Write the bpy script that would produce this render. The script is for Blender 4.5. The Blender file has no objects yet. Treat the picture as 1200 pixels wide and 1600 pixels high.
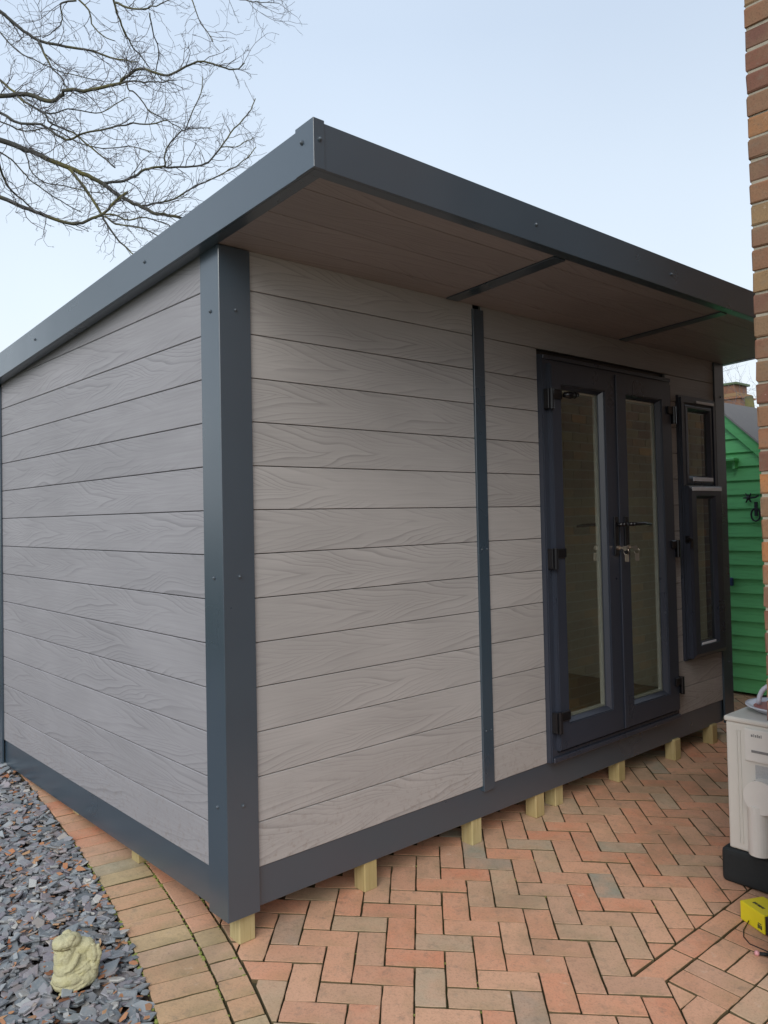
import bpy, bmesh, math, random
from mathutils import Vector, Matrix, noise as mnoise

# ---------------------------------------------------------------- camera, sky, sun, exposure
scene = bpy.context.scene
col = scene.collection
R = math.radians

cam_data = bpy.data.cameras.new('camera')
cam = bpy.data.objects.new('camera', cam_data)
col.objects.link(cam)
scene.camera = cam
YAW, PITCH, ROLL = 0.7246, 0.0276, -0.0207
fw = Vector((math.cos(PITCH)*math.sin(YAW), math.cos(PITCH)*math.cos(YAW), math.sin(PITCH)))
rt = Vector((math.cos(YAW), -math.sin(YAW), 0))
up = rt.cross(fw)
r2 = rt*math.cos(ROLL) + up*math.sin(ROLL)
u2 = -rt*math.sin(ROLL) + up*math.cos(ROLL)
cam.matrix_world = Matrix(((r2.x, u2.x, -fw.x, -1.4691), (r2.y, u2.y, -fw.y, -2.4667), (r2.z, u2.z, -fw.z, 1.2458), (0, 0, 0, 1)))
cam_data.sensor_fit = 'HORIZONTAL'
cam_data.sensor_width = 36.0
cam_data.lens = 36.0*1252.39/1200
cam_data.shift_x = 13.9/1200
cam_data.shift_y = -27.09/1200
cam_data.clip_start = 0.05
cam_data.clip_end = 500

SUN_DIR = Vector((-0.70, -0.52, 0.62)).normalized()      # towards the sun
world = bpy.data.worlds.new('World')
scene.world = world
world.use_nodes = True
wn = world.node_tree.nodes; wl = world.node_tree.links
wn.clear()
wo = wn.new('ShaderNodeOutputWorld'); bg = wn.new('ShaderNodeBackground')
sky = wn.new('ShaderNodeTexSky'); sky.sky_type = 'NISHITA'; sky.sun_disc = False
sky.sun_elevation = math.asin(SUN_DIR.z)
sky.sun_rotation = math.atan2(SUN_DIR.x, SUN_DIR.y)
sky.dust_density = 4.0; sky.air_density = 1.0
# a thin even overcast laid over the clear sky: whiter towards the horizon
tc = wn.new('ShaderNodeTexCoord'); sep = wn.new('ShaderNodeSeparateXYZ')
wl.new(tc.outputs['Generated'], sep.inputs[0])
ramp = wn.new('ShaderNodeValToRGB')
ramp.color_ramp.elements[0].position = 0.0; ramp.color_ramp.elements[0].color = (.93, .97, .99, 1)
ramp.color_ramp.elements[1].position = 1.0; ramp.color_ramp.elements[1].color = (.58, .69, .85, 1)
e = ramp.color_ramp.elements.new(.24); e.color = (.76, .86, .96, 1)
e = ramp.color_ramp.elements.new(.52); e.color = (.60, .71, .86, 1)
wl.new(sep.outputs[2], ramp.inputs[0])
cn = wn.new('ShaderNodeTexNoise'); cn.inputs['Scale'].default_value = 1.6; cn.inputs['Detail'].default_value = 3
wl.new(tc.outputs['Generated'], cn.inputs['Vector'])
cr = wn.new('ShaderNodeMapRange'); cr.inputs['From Min'].default_value = .3; cr.inputs['From Max'].default_value = .75
cr.inputs['To Min'].default_value = 8.6; cr.inputs['To Max'].default_value = 9.6
wl.new(cn.outputs[0], cr.inputs[0])
vm = wn.new('ShaderNodeVectorMath'); vm.operation = 'SCALE'
wl.new(ramp.outputs[0], vm.inputs[0]); wl.new(cr.outputs[0], vm.inputs['Scale'])
mixw = wn.new('ShaderNodeMixRGB'); mixw.inputs[0].default_value = .90
wl.new(sky.outputs[0], mixw.inputs[1]); wl.new(vm.outputs[0], mixw.inputs[2])
wl.new(mixw.outputs[0], bg.inputs[0]); bg.inputs[1].default_value = 0.10
wl.new(bg.outputs[0], wo.inputs[0])

sun_data = bpy.data.lights.new('sun', 'SUN')
sun = bpy.data.objects.new('sun', sun_data); col.objects.link(sun)
sun_data.energy = 1.5; sun_data.angle = R(40); sun_data.color = (1, .96, .9)
sun.rotation_euler = (-SUN_DIR).to_track_quat('-Z', 'Y').to_euler()
sun.location = (-8, -6, 8)

scene.view_settings.view_transform = 'Standard'
scene.view_settings.look = 'None'
scene.view_settings.exposure = 0.36
scene.view_settings.gamma = 1.0
scene.view_settings.use_curve_mapping = False

# ---------------------------------------------------------------- helpers
def pset(b, name, v):
    if name in b.inputs: b.inputs[name].default_value = v

class NT:
    def __init__(s, name):
        s.m = bpy.data.materials.new(name); s.m.use_nodes = True
        s.n = s.m.node_tree.nodes; s.l = s.m.node_tree.links
        s.b = s.n['Principled BSDF']
    def new(s, t, **k):
        x = s.n.new(t)
        for a, v in k.items(): setattr(x, a, v)
        return x
    def link(s, a, b): s.l.new(a, b)
    def coord(s, scale=(1, 1, 1), which='Object', rnd=True):
        t = s.new('ShaderNodeTexCoord'); mp = s.new('ShaderNodeMapping')
        mp.inputs['Scale'].default_value = scale
        if rnd:
            oi = s.new('ShaderNodeObjectInfo'); a = s.new('ShaderNodeVectorMath', operation='SCALE')
            cb = s.new('ShaderNodeCombineXYZ')
            for i, k in enumerate((17.3, 31.7, 11.1)):
                mu = s.new('ShaderNodeMath', operation='MULTIPLY'); mu.inputs[1].default_value = k
                s.link(oi.outputs['Random'], mu.inputs[0]); s.link(mu.outputs[0], cb.inputs[i])
            ad = s.new('ShaderNodeVectorMath', operation='ADD')
            s.link(t.outputs[which], ad.inputs[0]); s.link(cb.outputs[0], ad.inputs[1])
            s.link(ad.outputs[0], mp.inputs[0])
        else: s.link(t.outputs[which], mp.inputs[0])
        return mp.outputs[0]
    def noise(s, vec, scale, detail=3, rough=.5, dist=0):
        x = s.new('ShaderNodeTexNoise'); x.inputs['Scale'].default_value = scale
        x.inputs['Detail'].default_value = detail; x.inputs['Roughness'].default_value = rough
        x.inputs['Distortion'].default_value = dist
        s.link(vec, x.inputs['Vector']); return x.outputs[0]
    def ramp(s, f, stops, interp='LINEAR'):
        r = s.new('ShaderNodeValToRGB'); cr = r.color_ramp; cr.interpolation = interp
        while len(cr.elements) < len(stops): cr.elements.new(.5)
        for e, (p, c) in zip(cr.elements, stops):
            e.position = p; e.color = tuple(c)+(1,) if len(c) == 3 else c
        s.link(f, r.inputs[0]); return r.outputs[0]
    def mix(s, f, a, b, mode='MIX'):
        x = s.new('ShaderNodeMixRGB', blend_type=mode)
        for i, v in enumerate((f, a, b)):
            if hasattr(v, 'is_linked'): s.link(v, x.inputs[i])
            else: x.inputs[i].default_value = v if i == 0 else tuple(v)+(1,)
        return x.outputs[0]
    def math(s, op, a, b=0.0, c=None):
        x = s.new('ShaderNodeMath', operation=op)
        for i, v in enumerate((a, b) if c is None else (a, b, c)):
            if hasattr(v, 'is_linked'): s.link(v, x.inputs[i])
            else: x.inputs[i].default_value = v
        return x.outputs[0]
    def mr(s, f, a, b, c, d):
        x = s.new('ShaderNodeMapRange')
        for i, v in enumerate((a, b, c, d)): x.inputs[i+1].default_value = v
        s.link(f, x.inputs[0]); return x.outputs[0]
    def bump(s, h, strength, dist=.01):
        x = s.new('ShaderNodeBump'); x.inputs['Strength'].default_value = strength
        x.inputs['Distance'].default_value = dist
        s.link(h, x.inputs['Height']); s.link(x.outputs[0], s.b.inputs['Normal'])
    def col(s, c): s.link(c, s.b.inputs['Base Color'])
    def rough(s, v):
        if hasattr(v, 'is_linked'): s.link(v, s.b.inputs['Roughness'])
        else: s.b.inputs['Roughness'].default_value = v

M = {}
def plain(name, c, rough=.5, metal=0, var=.12, nscale=30, bump=.0):
    t = NT(name); v = t.coord(rnd=True)
    n = t.noise(v, nscale, 4)
    lo = tuple(x*(1-var) for x in c); hi = tuple(min(1, x*(1+var)) for x in c)
    t.col(t.mix(n, lo, hi)); t.rough(t.mr(n, 0, 1, max(.02, rough*.8), min(1, rough*1.2)))
    t.b.inputs['Metallic'].default_value = metal
    if bump: t.bump(n, bump, .004)
    M[name] = t.m; return t

def board_mat(name, axis, base, gain=1.0, sgn=1):
    """wood-effect composite: embossed cathedral arches running along the board"""
    t = NT(name)
    sc = (1.1, 9, 9) if axis == 'x' else (9, 1.1, 9)
    oi = t.new('ShaderNodeObjectInfo'); rnd = oi.outputs['Random']
    tc_ = t.new('ShaderNodeTexCoord'); sp = t.new('ShaderNodeSeparateXYZ'); t.link(tc_.outputs['Object'], sp.inputs[0])
    L = sp.outputs[0] if axis == 'x' else sp.outputs[1]
    if name == 'soffit_board': vv = t.math('SUBTRACT', t.math('MULTIPLY', t.math('FRACT', t.math('DIVIDE', t.math('ADD', sp.outputs[1], 1.3), .193)), .193), .09)
    else: vv = t.math('SUBTRACT', t.math('MULTIPLY', t.math('FRACT', t.math('DIVIDE', t.math('ADD', sp.outputs[2], ROOM_Z), .16)), .16), .083)
    wob = t.noise(t.coord((1.7, 1.7, 1.7) if True else sc), 1.0, 2)
    vv = t.math('ADD', vv, t.mr(wob, .3, .7, -.030, .030))
    av = t.math('POWER', t.math('ABSOLUTE', vv), .86)
    n1 = t.noise(t.coord(tuple(k*.8 for k in sc)), 1.0, 3, .55)
    ph = t.math('ADD', t.math('MULTIPLY', L, 1.0*sgn), t.math('MULTIPLY', av, 4.6))
    ph = t.math('ADD', ph, t.mr(n1, .2, .8, -.12, .12)); ph = t.math('ADD', ph, t.math('MULTIPLY', rnd, 7.0))
    grp = t.math('MULTIPLY', t.math('SINE', t.math('MULTIPLY', ph, 9.0)), .55)
    bands = t.math('FRACT', t.math('ADD', t.math('MULTIPLY', ph, 8.0), grp))
    line = t.math('MULTIPLY', t.mr(bands, .0, .34, 1.0, 0.0), t.mr(bands, .0, .03, 0, 1.0))
    pale = t.math('MULTIPLY', t.mr(bands, .62, .96, 0, 1.0), t.mr(bands, .96, 1.0, 1.0, 0))
    brk = t.mr(t.noise(t.coord(tuple(k*1.1 for k in sc)), 1.0, 3), .38, .60, 0.08, 1)
    line = t.math('MULTIPLY', line, brk); pale = t.math('MULTIPLY', pale, brk)
    fine = t.noise(t.coord(tuple(k*(2.5 if k < 5 else 17) for k in sc)), 1.0, 4, .6)
    blot = t.noise(t.coord((1.4, 1.4, 3)), 1.3, 3)
    c = t.mix(t.mr(blot, .3, .7, 0, 1), tuple(k*.92 for k in base), tuple(k*1.08 for k in base))
    c = t.mix(t.mr(fine, .35, .7, 0, .30), c, tuple(k*.68 for k in base))
    c = t.mix(t.math('MULTIPLY', line, .60*gain), c, tuple(k*.5 for k in base))
    c = t.mix(t.math('MULTIPLY', pale, .20*gain), c, tuple(min(1, k*1.35) for k in base))
    # rain-splash grime low on the walls
    zz = t.math('ADD', sp.outputs[2], ROOM_Z)
    spl = t.math('MULTIPLY', t.mr(zz, .0, .34, 1, 0), t.mr(t.noise(t.coord((1, 1, 1), rnd=False), 55, 4, .7), .52, .72, 0, .5))
    c = t.mix(spl, c, (.20, .15, .11))
    hv = t.new('ShaderNodeHueSaturation'); t.link(c, hv.inputs['Color'])
    t.link(t.mr(rnd, 0, 1, .95, 1.05), hv.inputs['Value'])
    t.col(hv.outputs[0]); t.rough(t.mr(fine, .3, .7, .46, .6)); pset(t.b, 'Specular IOR Level', .4)
    h = t.math('ADD', t.math('MULTIPLY', line, -1.0), t.math('MULTIPLY', fine, .5))
    t.bump(h, .09, .0010)
    M[name] = t.m

ROOM_Z = -.1990
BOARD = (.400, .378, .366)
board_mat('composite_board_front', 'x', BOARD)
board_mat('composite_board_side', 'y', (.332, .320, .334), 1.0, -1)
M['composite_board_side'] = M['composite_board_side']
board_mat('soffit_board', 'x', (.31, .280, .285), .9)  # same boards, base colour darkened for the shade under the eaves

t = NT('anthracite_metal'); v = t.coord((1, 1, 1))
n = t.noise(v, 3, 3); n2 = t.noise(v, 240, 2)
t.col(t.mix(n, (.034, .056, .078), (.042, .066, .090))); t.rough(t.mr(n, .3, .7, .26, .36))
pset(t.b, 'Specular IOR Level', 1.0); pset(t.b, 'Coat Weight', .45); pset(t.b, 'Coat Roughness', .22)
t.bump(t.noise(t.coord((1, 1, 1)), 2.2, 2), .10, .004); M['anthracite_metal'] = t.m
t = NT('anthracite_upvc'); v = t.coord((1, 1, 1))
n = t.noise(v, 4, 3)
t.col(t.mix(n, (.028, .034, .050), (.034, .041, .060))); t.rough(t.mr(n, .3, .7, .26, .36)); pset(t.b, 'Specular IOR Level', .7)
M['anthracite_upvc'] = t.m
plain('black_plastic', (.012, .012, .014), .3)
plain('black_gloss', (.007, .007, .009), .30)
plain('black_rubber', (.014, .018, .020), .75, bump=.3, nscale=60)
plain('bolt_metal', (.11, .13, .15), .35, .4)
plain('key_metal', (.42, .35, .29), .32, .9)
plain('spacer_metal', (.62, .60, .57), .4, .3)
plain('interior_lining', (.50, .46, .37), .7)
plain('interior_floor_board', (.30, .22, .13), .5, nscale=8)
plain('roof_membrane', (.05, .06, .06), .8)
plain('cream_enamel', (.66, .64, .59), .4, var=.05, nscale=9)
plain('cream_plastic', (.74, .72, .68), .38, var=.04)
plain('grey_print', (.22, .22, .22), .6)
plain('label_print', (.42, .42, .42), .6, var=.3, nscale=160)
plain('white_plastic', (.72, .74, .82), .35, var=.05)
plain('glint_white', (.86, .88, .95), .25, var=.03)  # white used for the painted sky highlights on the window
plain('red_plastic', (.42, .13, .11), .4)
plain('yellow_plastic', (.80, .68, .02), .42, var=.08, nscale=20)
plain('pink_plastic', (.70, .34, .36), .4)
plain('blue_metal', (.03, .06, .16), .4)
plain('iron', (.02, .025, .035), .6)
plain('moss', (.24, .27, .06), .95, var=.5, nscale=80)
plain('recess_dark', (.16, .13, .06), .95, var=.4, nscale=120)
plain('dry_stalk', (.55, .40, .20), .8)

t = NT('treated_timber'); v = t.coord((30, 30, 3)); n = t.noise(v, 1, 4); n2 = t.noise(t.coord((1, 1, 1)), 7, 2)
c = t.mix(n, (.36, .29, .13), (.56, .47, .25)); c = t.mix(t.mr(n2, .50, .70, 0, .7), c, (.36, .30, .11))
oi = t.new('ShaderNodeObjectInfo'); n3 = t.noise(t.coord((90, 90, 4)), 1, 3)
c = t.mix(t.mr(n3, .5, .7, 0, .6), c, (.30, .22, .08)); c = t.mix(t.mr(oi.outputs['Random'], 0, 1, 0, .45), c, (.38, .28, .12))
t.col(c); t.rough(.8); t.bump(n, .5, .002); M['treated_timber'] = t.m

# glass: clear pane with Fresnel reflection
t = NT('double_glazing'); t.n.remove(t.b)
out = t.n['Material Output']; gl = t.new('ShaderNodeBsdfGlossy'); gl.inputs['Roughness'].default_value = .012
gl.inputs['Color'].default_value = (.95, .97, .95, 1)
tr = t.new('ShaderNodeBsdfTransparent'); tr.inputs['Color'].default_value = (.86, .88, .85, 1)
fr = t.new('ShaderNodeFresnel'); fr.inputs['IOR'].default_value = 2.75
nz = t.new('ShaderNodeTexNoise'); nz.inputs['Scale'].default_value = 2.2; nz.inputs['Detail'].default_value = 1
tcg = t.new('ShaderNodeTexCoord'); t.link(tcg.outputs['Object'], nz.inputs['Vector'])
bp = t.new('ShaderNodeBump'); bp.inputs['Strength'].default_value = .06; bp.inputs['Distance'].default_value = .02
t.link(nz.outputs[0], bp.inputs['Height']); t.link(bp.outputs[0], gl.inputs['Normal'])
mx = t.new('ShaderNodeMixShader'); gb = t.new('ShaderNodeNewGeometry'); t.link(t.math('MULTIPLY', fr.outputs[0], t.math('SUBTRACT', 1.0, gb.outputs['Backfacing'])), mx.inputs[0]); t.link(tr.outputs[0], mx.inputs[1]); t.link(gl.outputs[0], mx.inputs[2])
t.link(mx.outputs[0], out.inputs[0]); M['double_glazing'] = t.m

# clay pavers and bricks: each piece its own colour
def clay(name, stops, mottle, rough=.85, bump=.5, moss=.0, island=True):
    t = NT(name); oi = t.new('ShaderNodeObjectInfo'); f = oi.outputs['Random']
    if island:
        g = t.new('ShaderNodeNewGeometry')
        f = t.math('FRACT', t.math('ADD', f, g.outputs['Random Per Island']))
    c = t.ramp(f, stops)
    v = t.coord((1, 1, 1), rnd=True)
    n1 = t.noise(v, 9, 4, .6); n2 = t.noise(v, 130, 3, .7); n3 = t.noise(v, 28, 4, .65)
    c = t.mix(t.mr(n1, .38, .68, 0, .55), c, mottle)
    c = t.mix(t.mr(n3, .55, .72, 0, .35), c, (.20, .17, .13))
    c = t.mix(t.mr(n2, .50, .75, 0, .45), c, tuple(k*.35 for k in mottle))
    c = t.mix(t.mr(n2, .25, .12, 0, .4), c, (.72, .58, .46))
    if moss:
        n4 = t.noise(t.coord((1, 1, 1), rnd=False), 2.6, 4, .6)
        c = t.mix(t.mr(n4, .50, .70, 0, moss), c, (.24, .21, .09))
    geo = t.new('ShaderNodeNewGeometry')
    mp = t.new('ShaderNodeMapping'); t.link(geo.outputs['Position'], mp.inputs[0])
    st = t.noise(mp.outputs[0], 2.3, 5, .65); st2 = t.noise(mp.outputs[0], 17, 4, .7)
    c = t.mix(t.mr(st, .50, .72, 0, .55 if name != 'wall_brick' else .2), c, (.25, .19, .12))
    c = t.mix(t.mr(st2, .60, .74, 0, .5), c, (.19, .16, .12))
    c = t.mix(t.mr(st2, .36, .26, 0, .35), c, (.74, .58, .44))
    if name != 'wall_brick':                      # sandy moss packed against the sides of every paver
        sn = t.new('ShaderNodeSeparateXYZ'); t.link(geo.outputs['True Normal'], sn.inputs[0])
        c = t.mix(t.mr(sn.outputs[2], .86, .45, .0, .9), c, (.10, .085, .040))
    t.col(c); t.rough(rough); pset(t.b, 'Specular IOR Level', .3)
    t.bump(t.math('ADD', n2, t.math('MULTIPLY', n3, .8)), bump, .002)
    M[name] = t.m
PAV = [(0, (.68, .31, .185)), (.14, (.69, .35, .215)), (.28, (.65, .28, .165)), (.46, (.70, .41, .26)), (.58, (.60, .32, .205)),
       (.66, (.52, .38, .25)), (.77, (.62, .30, .185)), (.88, (.50, .39, .27)), (.95, (.33, .31, .245)), (1, (.60, .33, .21))]
clay('clay_paver', PAV, (.65, .38, .25), moss=.36)
EDGE = [(0, (.60, .36, .22)), (.3, (.58, .34, .20)), (.5, (.58, .43, .24)), (.68, (.46, .39, .23)), (.8, (.60, .36, .25)), (.92, (.38, .36, .25)), (1, (.60, .37, .22))]
clay('edging_paver', EDGE, (.52, .37, .22), moss=.55)
WALL = [(0, (.24, .105, .065)), (.18, (.17, .08, .06)), (.35, (.27, .14, .08)), (.5, (.18, .085, .065)), (.65, (.31, .20, .10)), (.8, (.24, .10, .065)), (.9, (.48, .20, .07)), (1, (.27, .125, .075))]
clay('wall_brick', WALL, (.25, .17, .10), moss=0)
t = NT('mortar'); v = t.coord(rnd=False); n = t.noise(v, 60, 4, .7)
t.col(t.mix(n, (.27, .245, .19), (.46, .41, .32))); t.rough(.95); t.bump(n, .6, .004); M['mortar'] = t.m
t = NT('joint_sand'); v = t.coord(rnd=False); n = t.noise(v, 90, 4, .7); n2 = t.noise(v, 3, 4, .6)
c = t.mix(n, (.035, .028, .014), (.10, .08, .045)); c = t.mix(t.mr(n2, .4, .6, .2, .85), c, (.065, .070, .014))
t.col(c); t.rough(.95); t.bump(n, .8, .005); M['joint_sand'] = t.m
t = NT('soil'); v = t.coord(rnd=False); n = t.noise(v, 50, 5, .7)
t.col(t.mix(n, (.02, .015, .012), (.10, .065, .045))); t.rough(.95); t.bump(n, .8, .01); M['soil'] = t.m
t = NT('garden_ground'); v = t.coord(rnd=False); n = t.noise(v, 2, 5, .7); n2 = t.noise(v, 60, 3)
c = t.mix(t.mr(n, .35, .65, 0, 1), (.06, .08, .03), (.16, .14, .09)); c = t.mix(t.math('MULTIPLY', n2, .5), c, (.04, .05, .02))
t.col(c); t.rough(.95); t.bump(n2, .8, .02); M['garden_ground'] = t.m

t = NT('slate_chip'); g = t.new('ShaderNodeNewGeometry')
c = t.ramp(g.outputs['Random Per Island'], [(0, (.13, .15, .165)), (.2, (.22, .245, .26)), (.35, (.20, .175, .20)), (.5, (.31, .335, .345)), (.62, (.10, .11, .125)), (.74, (.33, .285, .30)), (.86, (.23, .255, .27)), (.95, (.50, .48, .44)), (1, (.24, .19, .16))])
v = t.coord(rnd=False); n = t.noise(v, 70, 4, .7); n2 = t.noise(v, 12, 3)
c = t.mix(t.mr(n, .45, .7, 0, .5), c, (.34, .335, .32)); c = t.mix(t.mr(n2, .52, .72, 0, .45), c, (.27, .21, .17))
t.col(c); t.rough(.5); t.bump(n, .4, .003); M['slate_chip'] = t.m
t = NT('leaf_litter'); g = t.new('ShaderNodeNewGeometry')
c = t.ramp(g.outputs['Random Per Island'], [(0, (.32, .12, .05)), (.3, (.48, .24, .12)), (.6, (.22, .08, .04)), (.8, (.55, .34, .18)), (1, (.40, .16, .07))])
t.col(c); t.rough(.8); M['leaf_litter'] = t.m

t = NT('cast_stone'); v = t.coord(rnd=False); n = t.noise(v, 14, 5, .65); n2 = t.noise(v, 110, 4, .7); n3 = t.noise(v, 30, 3)
c = t.mix(n, (.40, .37, .20), (.60, .56, .37)); c = t.mix(t.mr(n3, .52, .7, 0, .55), c, (.42, .38, .17)); c = t.mix(t.mr(n2, .55, .8, 0, .6), c, (.26, .23, .10))
t.col(c); t.rough(.92); t.bump(t.math('ADD', n2, n3), .9, .004); M['cast_stone'] = t.m

t = NT('bark'); v = t.coord(rnd=False); n = t.noise(v, 2.2, 4, .6); n2 = t.noise(v, 40, 3)
c = t.mix(t.mr(n, .45, .62, 0, 1), (.075, .075, .065), (.17, .155, .04)); c = t.mix(t.math('MULTIPLY', n2, .6), c, (.04, .04, .04))
t.col(c); t.rough(.9); M['bark'] = t.m
plain('twig_bark', (.13, .12, .125), .9, var=.3)
t = NT('green_paint'); v = t.coord(rnd=True); n = t.noise(v, 5, 4); n2 = t.noise(t.coord((4, 4, 60)), 1, 3)
c = t.mix(n, (.13, .55, .19), (.18, .62, .24)); t.col(t.mix(t.mr(n2, .5, .8, 0, .3), c, (.015, .14, .035))); t.rough(.45)
M['green_paint'] = t.m
plain('roof_felt', (.30, .29, .28), .9, nscale=14)
plain('grey_render', (.34, .33, .30), .9)
plain('green_copper', (.10, .14, .07), .7)

def tag(o, label=None, cat=None, group=None, kind=None):
    if label: o['label'] = label
    if cat: o['category'] = cat
    if group: o['group'] = group
    if kind: o['kind'] = kind
    return o
def empty(name, loc, label, cat, group=None):
    o = bpy.data.objects.new(name, None); o.empty_display_size = .1
    o.location = loc; col.objects.link(o)
    return tag(o, label, cat, group)
WL = {}
def wloc(o):
    p = Vector((0, 0, 0))
    while o: p += o.location; o = o.parent
    return p
def link_mesh(name, me, mat, parent=None, loc=None):
    """mesh given in world coordinates; becomes a child with local coordinates"""
    o = bpy.data.objects.new(name, me)
    base = wloc(parent) if parent else Vector((0, 0, 0))
    L = Vector(loc) if loc is not None else base
    me.transform(Matrix.Translation(-L))
    o.location = L - base
    if parent: o.parent = parent
    if mat: me.materials.append(M[mat] if isinstance(mat, str) else mat)
    col.objects.link(o); return o
class MB:
    def __init__(s): s.bm = bmesh.new()
    def box(s, x0, x1, y0, y1, z0, z1, bev=0.0, seg=1, mtx=None):
        r = bmesh.ops.create_cube(s.bm, size=1.0)
        vs = r['verts']
        T = Matrix.Translation(((x0+x1)/2, (y0+y1)/2, (z0+z1)/2)) @ Matrix.Diagonal((x1-x0, y1-y0, z1-z0, 1))
        bmesh.ops.transform(s.bm, matrix=T, verts=vs)
        if bev:
            es = set(e for v in vs for e in v.link_edges)
            rr = bmesh.ops.bevel(s.bm, geom=list(es), offset=bev, segments=seg, affect='EDGES', profile=.6)
            vs = list(set(v for f in rr['faces'] for v in f.verts) | set(v for v in vs if v.is_valid))
        if mtx: bmesh.ops.transform(s.bm, matrix=mtx, verts=vs)
        return vs
    def cyl(s, p, q, r, n=12, r1=None, bev=0):
        p, q = Vector(p), Vector(q); d = q-p
        rr = bmesh.ops.create_cone(s.bm, cap_ends=True, segments=n, radius1=r, radius2=r if r1 is None else r1, depth=d.length)
        bmesh.ops.transform(s.bm, matrix=Matrix.Translation((p+q)/2) @ d.to_track_quat('Z', 'Y').to_matrix().to_4x4(), verts=rr['verts'])
        return rr['verts']
    def ball(s, c, rad, n=10, m=8):
        rr = bmesh.ops.create_uvsphere(s.bm, u_segments=n, v_segments=m, radius=1)
        if not hasattr(rad, '__len__'): rad = (rad,)*3
        bmesh.ops.transform(s.bm, matrix=Matrix.Translation(c) @ Matrix.Diagonal((*rad, 1)), verts=rr['verts'])
        return rr['verts']
    def prism(s, pts, d, bev=0):
        """polygon pts (3D) extruded by vector d"""
        a = [s.bm.verts.new(p) for p in pts]; b = [s.bm.verts.new(Vector(p)+Vector(d)) for p in pts]
        n = len(a); fs = [s.bm.faces.new(a), s.bm.faces.new(b[::-1])]
        for i in range(n): fs.append(s.bm.faces.new((a[(i+1) % n], a[i], b[i], b[(i+1) % n])))
        if bev:
            es = set(e for f in fs for e in f.edges)
            bmesh.ops.bevel(s.bm, geom=list(es), offset=bev, segments=1, affect='EDGES')
        return a+b
    def tube(s, pts, rads, n=6, closed=False):
        bm = s.bm; rings = []; pts = [Vector(p) for p in pts]
        if not hasattr(rads, '__len__'): rads = [rads]*len(pts)
        ref = None
        for i, p in enumerate(pts):
            d = (pts[min(i+1, len(pts)-1)]-pts[max(i-1, 0)]).normalized()
            if ref is None: ref = d.orthogonal().normalized()
            a = (ref - d*ref.dot(d)); a = a.normalized() if a.length > 1e-6 else d.orthogonal().normalized(); ref = a
            b = d.cross(a)
            rings.append([bm.verts.new(p+(a*math.cos(2*math.pi*k/n)+b*math.sin(2*math.pi*k/n))*rads[i]) for k in range(n)])
        for r0, r1 in zip(rings, rings[1:]):
            for k in range(n): bm.faces.new((r0[k], r0[(k+1) % n], r1[(k+1) % n], r1[k]))
        if n > 3 or True:
            bm.faces.new(rings[0][::-1]); bm.faces.new(rings[-1])
    def build(s, name, mat, parent=None, smooth=False, loc=None):
        bmesh.ops.recalc_face_normals(s.bm, faces=s.bm.faces[:])
        me = bpy.data.meshes.new(name); s.bm.to_mesh(me); s.bm.free()
        if smooth:
            for p in me.polygons: p.use_smooth = True
        return link_mesh(name, me, mat, parent, loc)
def bx(name, mat, parent, x0, x1, y0, y1, z0, z1, bev=.0015, seg=1, **k):
    m = MB(); m.box(x0, x1, y0, y1, z0, z1, bev, seg); return m.build(name, mat, parent, **k)
rng = random.Random(11)
GZ = -.2585
def gz(x, y): return GZ + .0013*x + .0439*max(-2.6, min(3.2, y))

# ---------------------------------------------------------------- ground
def grid_sheet(name, mat, x0, x1, y0, y1, dz, nx, ny, kind='structure', ys=None):
    vs = []; fs = []
    xs = [x0+(x1-x0)*i/nx for i in range(nx+1)]
    ys = ys or [y0+(y1-y0)*j/ny for j in range(ny+1)]
    for y in ys:
        for x in xs: vs.append((x, y, gz(max(-6, min(6, x)), y)+dz))
    w = len(xs)
    for j in range(len(ys)-1):
        for i in range(w-1): fs.append((j*w+i, j*w+i+1, (j+1)*w+i+1, (j+1)*w+i))
    me = bpy.data.meshes.new(name); me.from_pydata(vs, [], fs); me.update()
    o = link_mesh(name, me, mat); tag(o, kind=kind); return o
grid_sheet('ground', 'garden_ground', -200, 200, -200, 200, -.075, 40, 40, ys=[-200, -100, -40, -15, -6, -2.6, 0, 3.2, 6, 15, 40, 100, 200])
slate_bed = grid_sheet('slate_bed', 'soil', -2.8, .35, -.9, 5.2, -.028, 4, 8)

def edge_x(y):                                   # outer kerb line between slate bed and edging bricks
    y = max(-.9, min(2.6, y))
    return .016*y**3 - .095*y**2 + .278*y - .306
def edge_n(y):
    d = (edge_x(y+.01)-edge_x(y-.01))/.02
    t = Vector((d, 1)).normalized()
    return t, Vector((t.y, -t.x))                # tangent (+y), normal (+x)
vs = []; fs = []
yy_ = [-2.6+5.8*j/48 for j in range(49)]
for y in yy_:
    xe = edge_x(y)+.004
    for x in (xe, xe+.4, 1.5, 4, 6.4): vs.append((x, y, gz(min(x, 6), y)-.012))
for j in range(48):
    for i in range(4): fs.append((j*5+i, j*5+i+1, (j+1)*5+i+1, (j+1)*5+i))
me = bpy.data.meshes.new('patio'); me.from_pydata(vs, [], fs); me.update()
patio = tag(link_mesh('patio', me, 'joint_sand'), kind='structure')

TH = -.7822; MOD = .103; OX, OY = .4997, -.4039
U = Vector((math.cos(TH), math.sin(TH))); V = Vector((-math.sin(TH), math.cos(TH)))
ground_rot = Matrix(((1, 0, 0, 0), (0, 1, 0, 0), (.0013, .0439, 1, 0), (0, 0, 0, 1)))

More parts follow.
